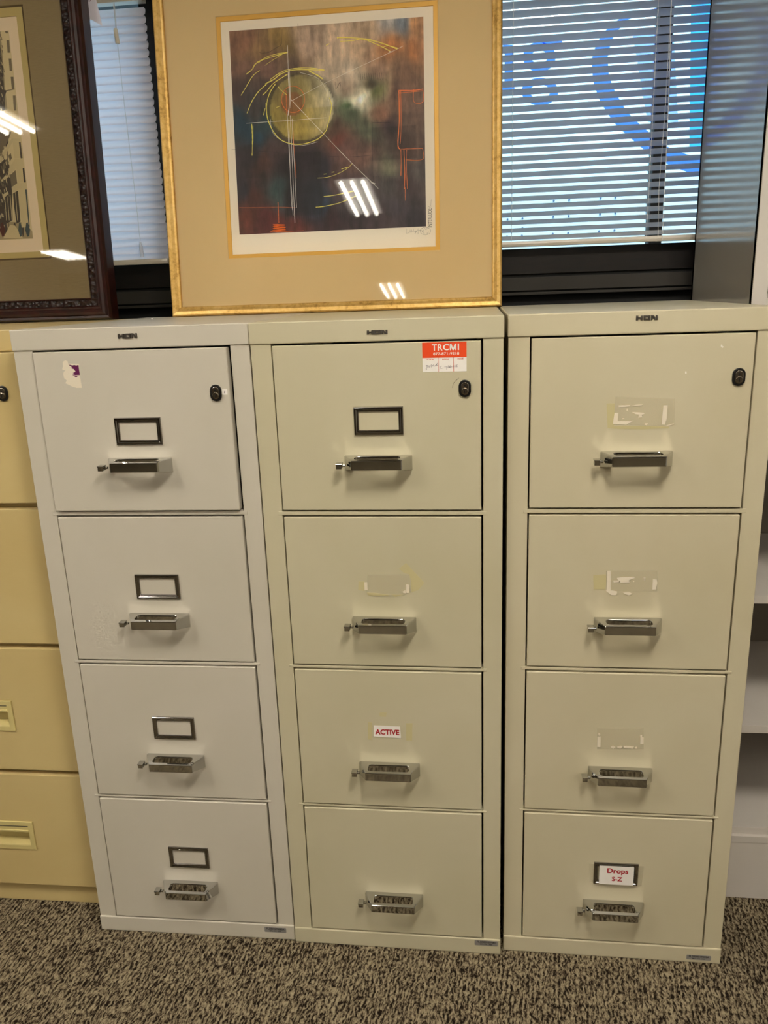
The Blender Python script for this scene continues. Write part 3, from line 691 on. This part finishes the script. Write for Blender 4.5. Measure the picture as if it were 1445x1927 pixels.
copper = [
    (ell(461, 550, 66, 74, 0, 360, 20), 2), ([(1058, 500), (1060, 660), (1052, 800), (1062, 830)], 3.4), ([(1068, 500), (1070, 700), (1064, 800)], 2), ([(1055, 498), (1140, 497), (1190, 490)], 3), ([(1060, 512), (1190, 500)], 2),
    ([(1190, 485), (1192, 560), (1142, 562), (1140, 490)], 1.8), ([(1062, 830), (1188, 826)], 1.6), ([(1188, 826), (1190, 888), (1100, 892)], 1.6), ([(1068, 835), (1070, 910), (1068, 985)], 2.4), ([(1085, 830), (1090, 960), (1088, 1060)], 2.6), ([(1100, 835), (1098, 930), (1105, 1060)], 1.8), ([(1092, 1050), (1092, 1128)], 1.4),
    ([(148, 1172), (250, 1170), (390, 1168), (480, 1172)], 1), ([(373, 1140), (378, 1260)], 2.4), ([(345, 1270), (415, 1272), (345, 1280), (418, 1286), (345, 1292), (418, 1298), (340, 1306), (420, 1308)], 3), ([(330, 1312), (520, 1306)], 1.6), ([(455, 660), (465, 820), (478, 1000)], 1.6), ([(420, 500), (425, 640)], 1.6)]
strokes('copper_ring', 'art_orange', copper[:1]); strokes('copper_box_outline', 'art_orange', copper[1:11]); strokes('copper_base', 'art_orange', copper[11:15]); strokes('copper_line', 'art_orange', copper[15:])
fence = []; hatch = []; posts = []
for k in range(34): x = 415+k*13; fence.append(([(x, 1172+random.uniform(-6, 6)), (x+3, 1255+random.uniform(-25, 15))], .9))
for k in range(9): x = 915+k*15; posts.append(([(x, 985), (x+2, 1025)], .9))
for k in range(12): x = 830+k*12; hatch.append(([(x, 405-k*.5), (x+4, 440)], .9))
lines = [([(265, 165), (262, 280), (310, 292), (370, 262), (395, 240), (400, 160)], .8), ([(640, 870), (760, 876), (895, 868)], .8), ([(905, 680), (1010, 678)], 1), ([(910, 680), (910, 1000)], .8), ([(490, 130), (492, 340)], .9), ([(270, 380), (272, 560)], .8), ([(970, 370), (972, 560)], .9), ([(1145, 100), (1150, 470)], .8), ([(375, 850), (380, 1180)], .8), ([(620, 840), (620, 1300)], .9), ([(105, 835), (380, 850)], .7), ([(700, 450), (705, 490), (730, 450), (728, 490)], .9)]
for L_, nm in ((fence, 'dark_hatching'), (hatch, 'dark_hatching'), (posts, 'dark_hatching')): strokes(nm, 'art_dark', L_, .0029)
for L_ in lines: strokes('dark_line', 'art_dark', [L_], .0029)
# pencil title and signature on the margin
def P2(x, y):  # crop (750,350,840,470) scale 16.06 -> crop2 coordinates
    return gpt(((x/16.06+750)-400)*3.0104, (y/16.06+350)*3.0104)
mb = MB()
sig = [[(245, 1270), (240, 1430), (330, 1400)], [(310, 1350), (330, 1390)], [(350, 1310), (350, 1400), (385, 1380), (360, 1350)], [(390, 1310), (395, 1395), (430, 1375), (410, 1345)], [(450, 1290), (450, 1390), (500, 1340)], [(500, 1350), (510, 1375), (530, 1340), (490, 1440)], [(500, 1420), (595, 1265), (580, 1445)], [(520, 1350), (690, 1325)],
       [(800+155*math.cos(a*math.pi/12), 1355+118*math.sin(a*math.pi/12)) for a in range(25)], [(700, 1330), (700, 1390), (735, 1310), (740, 1370)], [(780, 1260), (800, 1300), (850, 1290), (850, 1250)], [(720, 1440), (760, 1400), (770, 1440)], [(840, 1400), (850, 1440), (900, 1380)], [(970, 360), (960, 560), (975, 640), (890, 580)]]
for w in sig: mb.tube([(a, .0032, b) for a, b in [P2(*p) for p in w]], .00026, 4)
a0 = P2(950, 1235); a1 = P2(950, 640); b0 = P2(880, 900); b1 = P2(990, 900)
text_fit(mb, 'INTERLUDE', (0, 1, 0, 1), 0, 0, place=lambda p, q: (b1[0]-.0+(-(b1[0]-b0[0]))*q, .0032, a0[1]+(a1[1]-a0[1])*p))
mb.build('pencil_signature', 'pencil', sheet)
gl = MB(); gl.add([(.022, -.0035, .022), (GW-.022, -.0035, .022), (GW-.022, -.0035, GH-.022), (.022, -.0035, GH-.022)], [(0, 1, 2, 3)]); gl.build('glazing', 'glass', gp)

# ------------------------------------------------------------------ mahogany framed street scene
BL_ = math.radians(2.88); BWd, BHt = .95, .876
bp = plane_frame(-.9125-BWd, 1.985, BL_); tag(bp, 'pen sketch of a city street in a carved mahogany frame at the left edge', 'picture')
fr = prof_frame(BWd, BHt, [(0, .028), (0, -.010), (.004, -.018), (.009, -.016), (.012, -.020), (.018, -.0225), (.024, -.019), (.027, -.015), (.030, -.0155), (.033, -.013)])
fr.build('frame', 'mahogany', bp)
fr = prof_frame(BWd, BHt, [(.033, -.013), (.034, -.0105), (.0485, -.0095), (.0495, -.012)]); fr.build('carved_band', 'carve', bp, lab='band of dark carved leaves')
fr = prof_frame(BWd, BHt, [(.0495, -.012), (.0528, -.0085), (.0528, .004)]); fr.build('sight_edge', 'mahogany', bp)
bb = MB(); bb.box(.006, BWd-.006, .018, .024, .006, BHt-.006); bb.build('backing_board', 'mat_tan', bp)
sx = lambda u: BWd-u
mat_board(BWd, BHt, .1494, sx(.1494), .1524, .7233, 0, .0010, 'silk', bp, out=.05)
mat_board(BWd, BHt, .1545, sx(.1545), .1575, .7180, .0016, .0008, 'paper_shade', bp, 'mat_groove', out=.06)
mat_board(BWd, BHt, .1681, sx(.1681), .1702, .7009, .0003, .0008, 'mat_gold_linen', bp, 'linen_mat', out=.1525) if False else None
lm = MB()
o_ = [(.1494+.0035, .0010, .1524+.0035), (sx(.1494)-.0035, .0010, .1524+.0035), (sx(.1494)-.0035, .0010, .7233-.0035), (.1494+.0035, .0010, .7233-.0035)]
i_ = [(.1681, .0010, .1702), (sx(.1681), .0010, .1702), (sx(.1681), .0010, .7009), (.1681, .0010, .7009)]
lm.ring([[(p[0], .0030, p[2]) for p in o_], o_, i_, [(p[0], .0030, p[2]) for p in i_]]); lm.build('linen_mat', 'mat_gold_linen', bp)
cm = MB(); cm.box(.12, BWd-.12, .0036, .0042, .12, BHt-.12); sh2 = cm.build('paper_sheet', 'mat_cream', bp)
pr = MB(); pr.box(.1930, BWd-.1930, .0031, .0035, .2015, .672); prn = pr.build('printed_image', 'sketch_paper', sh2)
def bpt(x, y, o, s):
    """point measured on the street print -> (u, v) on the picture plane"""
    X, Y = x/s+o[0], y/s+o[1]; N = np.array([0, math.cos(BL_), -math.sin(BL_)]); V = np.array([0, math.sin(BL_), math.cos(BL_)])
    P0 = np.array([-.9125-BWd, 1.985, 1.3212]); d = ray(X, Y); k = (N@(P0-np.array([0, 0, CAMZ])))/(N@d)
    Q = np.array([0, 0, CAMZ])+d*k-P0; return (float(Q[0]), float(Q@V))
A_, B_ = ((0, 240), 8.03), ((0, 0), 8.03)
ink = {}
def q(mat, pts, ref): ink.setdefault(mat, []).append([bpt(x, y, *ref) for x, y in pts])
# facades
q('ink2', [(0, 0), (60, 0), (0, 130)], A_)
q('ink0', [(-300, 500), (0, 530), (60, 470), (130, 560), (170, 900), (180, 1400), (90, 1450), (-300, 1640)], A_)
q('ink1', [(-300, 0), (160, 60), (130, 150), (0, 420), (-300, 700)], A_)
q('ink3', [(0, 440), (170, 160), (290, 165), (300, 205), (180, 215), (0, 540)], A_)
for (x0, x1, y0) in ((20, 60, 250), (70, 110, 190), (5, 20, 300)): q('ink0', [(x0, y0), (x1, y0-60), (x1+10, y0+30), (x0+6, y0+110)], A_)
q('ink3', [(180, 215), (270, 215), (300, 460), (210, 465)], A_)
q('ink0', [(275, 215), (300, 212), (330, 460), (300, 462)], A_)
for k in range(3): q('ink1', [(30+45*k, 560-70*k), (62+45*k, 520-70*k), (80+45*k, 600-70*k), (48+45*k, 650-70*k)], A_)
q('ink3', [(120, 620), (215, 470), (330, 468), (350, 605), (235, 610), (125, 720)], A_)
q('ink3', [(235, 610), (325, 610), (345, 825), (260, 830)], A_); q('ink0', [(330, 610), (355, 608), (382, 825), (350, 828)], A_)
q('ink1', [(140, 720), (225, 640), (250, 840), (165, 900)], A_)
q('ink3', [(165, 900), (260, 832), (388, 830), (395, 930), (270, 935), (175, 990)], A_)
q('ink3', [(270, 940), (370, 935), (425, 1500), (320, 1510)], A_); q('ink4', [(372, 935), (395, 932), (440, 1500), (425, 1500)], A_)
q('ink0', [(175, 1000), (260, 950), (300, 1420), (240, 1450)], A_); q('ink3', [(30, 1010), (110, 960), (120, 1000), (40, 1070)], A_)
q('ink3', [(0, 800), (90, 700), (125, 740), (0, 830)], A_)
for k in range(5): q('ink3', [(60+40*k, 1060-20*k), (68+40*k, 1056-20*k), (92+42*k, 1400), (84+42*k, 1402)], A_)
q('ink2', [(-300, 1660), (100, 1420), (330, 1430), (480, 1560), (488, 1680), (-300, 1700)], A_)
q('ink3', [(40, 1670), (140, 1470), (220, 1480), (340, 1672)], A_)
for (x, c, w) in ((20, 'ink5', 50), (75, 'ink0', 30), (210, 'ink0', 38), (290, 'ink4', 40), (400, 'ink4', 46), (330, 'ink0', 24), (-60, 'ink5', 60), (120, 'ink1', 26)):
    q(c, [(x-w*.3, 1440), (x+w*.2, 1430), (x+w, 1540), (x+w*.7, 1640), (x+w*.1, 1650), (x-w*.6, 1550)], A_)
# upper building with windows
q('ink2', [(-300, 380), (0, 470), (60, 1250), (100, 1650), (-300, 1800)], B_)
q('ink0', [(-300, 560), (-20, 560), (30, 1000), (70, 1650), (-300, 1800)], B_)
for (x0, y0, w, h_) in ((88, 600, 40, 190), (120, 878, 40, 190), (152, 1155, 40, 190), (184, 1437, 40, 230), (60, 440, 40, 56)):
    q('ink1', [(x0, y0), (x0+w, y0), (x0+w+14, y0+h_), (x0+16, y0+h_)], B_); q('ink0', [(x0, y0), (x0+10, y0), (x0+26, y0+h_), (x0+16, y0+h_)], B_); q('ink0', [(x0+6, y0+h_*.45), (x0+w+6, y0+h_*.45), (x0+w+8, y0+h_*.55), (x0+8, y0+h_*.55)], B_)
q('ink0', [(0, 1340), (85, 1360), (210, 1335), (212, 1345), (90, 1370), (0, 1600)], B_)
rnd = random.Random(3)
for k in range(170):
    x, y = rnd.uniform(-260, 40), rnd.uniform(500, 1650); q('ink3' if k % 3 == 0 else 'ink1', [(x, y), (x+8, y-6), (x+22, y+46), (x+12, y+50)], B_)
for k in range(120):
    x, y = rnd.uniform(-260, 130), rnd.uniform(250, 1350); q('ink3' if k % 2 else 'ink1', [(x, y), (x+10, y-10), (x+20, y+44), (x+10, y+52)], A_)
ULIM = BWd-.1932
for li, (c, polys) in enumerate(sorted(ink.items(), key=lambda kv: ['ink2', 'ink0', 'ink1', 'ink3', 'ink4', 'ink5'].index(kv[0]))):
    mb = MB()
    for n_, p in enumerate(polys):
        p = [(min(ULIM, max(.1932, a)), min(.6715, max(.2018, b))) for a, b in p]
        yy = .00305-.00006*li-.0000006*n_
        mb.add([(a, yy, b) for a, b in p], [tuple(range(len(p)))])
    mb.build('drawing_'+{'ink0': 'black', 'ink1': 'brown', 'ink2': 'olive', 'ink3': 'cream', 'ink4': 'green', 'ink5': 'red'}[c], c, prn)
gl = MB(); gl.add([(.050, -.0050, .050), (BWd-.050, -.0050, .050), (BWd-.050, -.0050, BHt-.050), (.050, -.0050, BHt-.050)], [(0, 1, 2, 3)]); gl.build('glazing', 'glass', bp)
# price tag hanging behind the frame's edge
TY = 2.0525
tg = MB(); pts = [at_y(x, y, TY) for x, y in ((150, -22), (172, -22), (193, 49.5), (163, 31))]; pts = [at_y(*c, TY) for c in ((128, -40), (171, -40), (193, 49.5), (163, 31.5), (150, 26), (132, 18))]
tg.prism(pts, TY-.0003, TY+.0003); tg = tg.build('price_tag', 'paper_cool'); tag(tg, 'white paper tag hanging beside the mahogany frame in front of the blind', 'tag')
mb = MB(); q0 = at_y(158, -36, TY); mb.tube([(q0[0], TY, q0[1]), (q0[0]-.02, TY, 2.17), (-.93, 2.06, 2.186)], .0006, 5); mb.build('string', 'cord', tg)
mb = MB(); mb.tube([(a, TY-.0006, b) for a, b in [at_y(x, y, TY) for x, y in ((166, -4), (166, 2), (169, 2.4), (171, 0), (168, -2))]], .0007, 5); mb.build('handwriting', 'pen', tg)

# ------------------------------------------------------------------ window, blinds, walls
WY = 2.20
def S(name, mb, mat, bevel=0, parent=None):
    o = mb.build(name, mat, parent, bevel=bevel)
    if parent is None: o['kind'] = 'structure'
    return o
RX0, RX1, RY0, CEIL = -5.6, 3.2, -6.6, 2.6
S('floor', MB().box(RX0, RX1, RY0, 2.5, -.05, 0), 'carpet')
S('ceiling', MB().box(RX0, RX1, RY0, 2.5, CEIL, CEIL+.1), 'ceiling')
S('wall_left', MB().box(RX0-.1, RX0, RY0, 2.5, 0, CEIL), 'wall')
S('wall_right', MB().box(RX1, RX1+.1, RY0, 2.5, 0, CEIL), 'wall')
S('wall_front', MB().box(RX0, RX1, RY0-.1, RY0, 0, CEIL), 'wall_dark')
wb = MB(); wb.box(RX0, RX1, 2.215, 2.42, 0, 1.3440); wb.box(RX0, RX1, WY+.0, 2.42, 2.13, CEIL)
S('wall_back', wb, 'black')
S('trim_1', MB().box(RX0, RX1, 2.188, 2.21, 1.3435, 1.3505), 'sill', .001)
S('trim_2', MB().box(RX0, RX1, 2.200, 2.22, 1.3545, 1.3880), 'sill', .001)
t3 = MB(); t3.box(RX0, RX1, 2.208, 2.24, 1.3500, 1.396); S('trim_3', t3, 'black')
win = empty('window_1', (0, 0, 0), None, None, kind='structure')
f = MB(); f.box(RX0, RX1, 2.200, 2.30, 1.396, 1.4595); f.box(RX0, RX1, 2.20, 2.30, 2.12, 2.16)
f.build('lower_frame', 'bronze', win, bevel=.001)
for a, b in ((-.862, -.755), (.440, .472), (-3.2, -3.1), (1.6, 1.7)):
    MB().box(a, b, 2.25 if a > 0 else 2.235, 2.30, 1.45, 2.13).build('mullion', 'black' if a > 0 else 'bronze', win)
g = MB(); g.add([(RX0, 2.275, 1.45), (RX1, 2.275, 1.45), (RX1, 2.275, 2.13), (RX0, 2.275, 2.13)], [(0, 1, 2, 3)]); g.build('pane', 'window_glass', win)
GYL = 2.272
# lettering film on the pane
c3 = lambda X, Y_: at_y(900+X/2.651, Y_/2.651, GYL)
outer = [(1010, 20), (850, 48), (770, 70), (700, 97), (640, 147), (605, 192), (582, 240), (568, 285), (567, 328), (570, 371), (575, 410), (588, 453), (603, 495), (627, 537), (652, 577), (680, 615), (720, 655), (765, 693), (805, 730), (855, 768), (920, 808), (990, 840), (1090, 875), (1250, 915)]
inner = [(1010, 10), (920, 35), (860, 55), (750, 97), (700, 147), (670, 192), (655, 240), (645, 285), (647, 328), (650, 371), (662, 410), (680, 453), (703, 495), (728, 537), (760, 577), (800, 615), (845, 655), (875, 693), (925, 722), (975, 748), (1040, 770), (1108, 785), (1180, 800), (1300, 815)]
mb = MB(); n = len(outer)
vs = [c3(*p) for p in outer]+[c3(*p) for p in inner]
mb.add([(x, GYL, z) for x, z in vs], [(i, i+1, n+i+1, n+i) for i in range(n-1)])
c1 = lambda X, Y_: at_y(940+X/7.225, Y_/7.225, GYL)
def annul(cx, cy, rx, ry, k, a0=0, a1=360, m=28):
    A = [(cx+rx*math.cos(math.radians(a0+(a1-a0)*i/m)), cy+ry*math.sin(math.radians(a0+(a1-a0)*i/m))) for i in range(m+1)]
    B = [(cx+rx*k*math.cos(math.radians(a0+(a1-a0)*i/m)), cy+ry*k*.9*math.sin(math.radians(a0+(a1-a0)*i/m))) for i in range(m+1)]
    vs = [c1(*p) for p in A+B]; mb.add([(x, GYL, z) for x, z in vs], [(i, i+1, m+2+i, m+1+i) for i in range(m)])
annul(540, 775, 222, 205, .50); annul(548, 1245, 250, 188, .56)
for poly in ([(560, 555), (850, 530), (850, 640), (640, 650)], [(45, 610), (175, 610), (175, 690), (188, 700), (188, 1180), (205, 1190), (200, 1240), (40, 1250), (40, 1190), (65, 1170), (70, 740), (45, 690)]):
    mb.add([(x, GYL-.0002, z) for x, z in [c1(*p) for p in poly]], [tuple(range(len(poly)))])
mb.build('window_lettering', 'vinyl_blue', win, lab='blue ring and letters seen from behind')
mb = MB(); c2 = lambda X, Y_: at_y(1100+X/7.225, Y_/7.225, GYL-.0004)
for poly, in ([[(650, 470), (1210, 440), (1270, 1660), (860, 1660), (790, 1300), (720, 850)]],):
    mb.add([(x, GYL-.0004, z) for x, z in [c2(*p) for p in poly]], [tuple(range(len(poly)))])
mb.build('lilac_film', 'vinyl_lilac', win)
a = at_y(1296, 0, GYL); b_ = at_y(1297, 277, GYL)
mb = MB(); mb.add([(a[0], GYL-.0004, 2.12), (1.0, GYL-.0004, 2.12), (1.0, GYL-.0004, b_[1]), (b_[0], GYL-.0004, b_[1])], [(0, 1, 2, 3)]); mb.build('bright_blue_film', 'vinyl_cyan', win)

def blind(x0, x1, tilt, chord, pitch, z_first, z_top, mat, label, cords, by, drop=.012, top_rail=(2.0785, 2.118)):
    """venetian blind; tilt = how far the room-side edge stands above level (negative: below)"""
    r = empty('venetian_blind', ((x0+x1)/2, by, 0), label, 'blind', group='venetian blinds in the window'); cx = (x0+x1)/2; x0 -= cx; x1 -= cx
    mb = MB(); z = z_first; NS = 5; kk = 0
    while z < z_top:
        top = []; ln = [];
        for j in range(NS):
            t = j/(NS-1)-.5; y_ = -t*chord*math.cos(tilt); zz = z+t*chord*math.sin(tilt); crown = .0018*(1-(2*t)**2)*(1 if tilt > 0 else -1.6)
            y_ += -crown*math.sin(tilt)*-1*(-1 if tilt > 0 else 1)*0; ny, nz = math.sin(tilt), math.cos(tilt)
            ln.append((y_+crown*ny, zz+crown*nz))
        cxr = .0035; jit = random.uniform(-.0012, .0012)
        for sgn in (0,):
            vs = []
            for j, (y_, zz) in enumerate(ln):
                e = cxr if j in (0, NS-1) else 0
                vs += [(x0+e+jit, y_, zz), (x1-e+jit, y_, zz)]
            vs2 = [(a_, b_-.00022*math.sin(tilt)*1, c_-.00022*math.cos(tilt)) for a_, b_, c_ in vs]
            fs = [(2*j, 2*j+1, 2*j+3, 2*j+2) for j in range(NS-1)]
            mb.add(vs, fs)
        z += pitch; kk += 1
    sl = mb.build('slats', mat, r)
    for p in sl.data.polygons: p.use_smooth = True
    zb = z_first-drop
    b = MB(); b.prism([(-.011, zb-.0095), (.011, zb-.0095), (.0125, zb-.003), (.011, zb+.0035), (-.011, zb+.0035), (-.0125, zb-.003)], x0+.001, x1-.001, fn=lambda p, q_, y: (y, p, q_)); b.build('bottom_rail', 'rail', r, bevel=.0006)
    b = MB(); b.box(x0, x1, -.014, .014, top_rail[0], top_rail[1]); b.build('head_rail', 'rail', r, bevel=.001)
    c = MB()
    for cc in cords:
        cc -= cx
        for yy in (-.0135, .0135): c.tube([(cc, yy, zb), (cc, yy, top_rail[0])], .0006, 4)
        z = z_first
        while z < z_top: c.tube([(cc, -.0135, z-.004), (cc, .0135, z-.006)], .0005, 3); z += pitch
    c.build('ladder_cord', 'cord', r)
    return r, cx
BYC = 2.172
rb, rcx = blind(-.800, 1.55, math.radians(22), .0250, .01873, 1.4845, 2.072, 'slat_open', 'open venetian blind right of the gold picture, daylight and blue lettering between its slats', (.085, .4165, .95), BYC)
lb_, lcx = blind(-2.30, -.8225, math.radians(-64), .0250, 0.01873, 1.4773, 2.072, 'slat_closed', 'closed white venetian blind between the mahogany frame and the gold frame', (-.985, -1.6), BYC, .0105)
# pull cords
c = MB(); p0 = [at_y(x, y, 2.15) for x, y in ((1263, -30), (1263.5, 0), (1258, 190), (1247, 440), (1246, 452))]
c.tube([(a-rcx, 2.15-BYC, b) for a, b in p0], .0008, 5); p0 = [at_y(x, y, 2.152) for x, y in ((1263, 0), (1252, 200), (1240, 350), (1238, 447))]
c.tube([(a-rcx, 2.152-BYC, b) for a, b in p0], .0005, 4); c.build('pull_cord', 'cord', rb)
c = MB(); p0 = [at_y(x, y, 2.148) for x, y in ((213, 5), (218, 55))]; p1 = [at_y(x, y, 2.148) for x, y in ((214.5, 5), (219, 55))]; p2 = [at_y(x, y, 2.148) for x, y in ((221, 82), (232, 180), (244, 280), (256, 380), (264, 455))]
c.tube([(a-lcx, 2.148-BYC, b) for a, b in p0], .0007, 4); c.tube([(a-lcx, 2.149-BYC, b) for a, b in p1], .0007, 4); c.tube([(a-lcx, 2.148-BYC, b) for a, b in p2], .0006, 4)
pc = c.build('pull_cord', 'cord', lb_)
a, b = at_y(217.2, 54, 2.148), at_y(221.3, 82, 2.148)
c = MB(); c.tube([(a[0]-lcx, 2.148-BYC, a[1]), (a[0]-lcx, 2.148-BYC, a[1]-.004), (b[0]-lcx, 2.148-BYC, b[1]+.004), (b[0]-lcx, 2.148-BYC, b[1])], [.0045, .0052, .0056, .0050], 14); c.build('tassel', 'tassel', pc, lab='ivory cord tassel')
a, b = at_y(264, 455, 2.148), at_y(267.5, 484, 2.148)
c = MB(); c.tube([(a[0]-lcx, 2.148-BYC, a[1]), (a[0]*.7+b[0]*.3-lcx, 2.148-BYC, a[1]*.7+b[1]*.3), (b[0]-lcx, 2.148-BYC, b[1])], [.0018, .0046, .0052], 12); c.build('tassel', 'clear', pc, lab='clear plastic tassel')

# ------------------------------------------------------------------ ceiling lights
def fixture(cx, cy, lx, ly, kind, label, pw=1.):
    r = empty('ceiling_light', (cx, cy, CEIL), label, 'ceiling light', group='recessed ceiling lights')
    h = MB(); t = .02
    h.box(-lx/2-t, lx/2+t, -ly/2-t, -ly/2, -.006, .0); h.box(-lx/2-t, lx/2+t, ly/2, ly/2+t, -.006, .0); h.box(-lx/2-t, -lx/2, -ly/2, ly/2, -.006, 0); h.box(lx/2, lx/2+t, -ly/2, ly/2, -.006, 0)
    h.build('housing', 'white_metal', r)
    if kind == 'tubes':
        n = 3 if lx < .3 else 4
        for k in range(n):
            x = -lx/2+lx*(k+.5)/n
            T = MB(); T.tube([(x, -ly/2+.02, -.018), (x, ly/2-.02, -.018)], .0127, 10); T.build('tube', 'tube', r, smooth=True)
    else:
        d = MB(); d.box(-lx/2, lx/2, -ly/2, ly/2, -.004, -.002); d.build('diffuser', {'panel': 'diffuser', 'strong': 'diffuser_strong', 'dim': 'diffuser_dim'}[kind], r)
    return r
fixture(-.745, -1.235, .20, .69, 'tubes', 'three-tube ceiling light over the middle of the room, mirrored in the gold-framed glass')
fixture(-.85, -4.18, .24, .69, 'tubes', 'three-tube ceiling light near the far wall, mirrored low in the gold-framed glass')
fixture(-2.60, -.08, .24, 1.18, 'tubes', 'long tube light to the left, mirrored across the mahogany-framed glass')
fixture(-4.65, -4.99, .3, .62, 'tubes', 'short tube light in the far left corner')
fixture(-1.71, .0, .14, .60, 'strong', 'narrow diffuser light above and left of the cabinets')
fixture(.27, .27, .30, .56, 'panel', 'narrow diffuser light above and right of the cabinets')
fixture(2.2, -1.2, .56, 1.16, 'dim', 'large diffuser light over the right of the room')  # added fill light, out of view, brightens cabinets and pictures
fixture(1.1, -3.4, .56, 1.16, 'dim', 'large diffuser light behind the camera to the right')  # second added fill, no known fixture, lifts the ambient light

# ------------------------------------------------------------------ outside
ow = MB(); ow.box(-8, 8, 5.2, 5.3, -1, 3.4); ow = ow.build('outside_wall', 'outside_wall'); tag(ow, 'pale building wall across the way behind the right blind', 'building')
pn = MB(); pn.box(-5, 3.2, 4.30, 4.34, .2, 1.87)
pn = pn.build('sign_panel', 'outside_wall'); tag(pn, 'pale riveted metal sign panel outside the window, low behind the blind', 'sign panel')
rv = MB()
for yy_, xs in ((376, (1042, 1071, 1130, 1158, 1222)), (406, (955, 983, 1041, 1070, 1129, 1158, 1218)), (424, (983,)), (438, (954, 982, 1040, 1069, 1127, 1156))):
    for xx in xs:
        a, b = at_y(xx, yy_-(xx-1040)*.055+2, 4.298); rv.prism([(a+.005*math.cos(k*math.pi/4), b+.005*math.sin(k*math.pi/4)) for k in range(8)], 4.3, 4.295)
rv.build('rivet', 'rivet', pn)
og = MB(); og.box(-12, 12, 2.45, 14, -1.1, -1.0); tag(og.build('outside_ground', 'outside_ground'), kind='structure')

w = bpy.data.worlds.new('world'); SC.world = w; w.use_nodes = True
w.node_tree.nodes['Background'].inputs['Color'].default_value = (.60, .76, 1.0, 1)
w.node_tree.nodes['Background'].inputs['Strength'].default_value = 4.0
sun_d = bpy.data.lights.new('sun', 'SUN'); sun_d.energy = 3.4; sun_d.angle = .02; sun_d.color = (1, .97, .92)
sun = bpy.data.objects.new('sun', sun_d); COL.objects.link(sun); sun.rotation_euler = (math.radians(38), 0, math.radians(10))
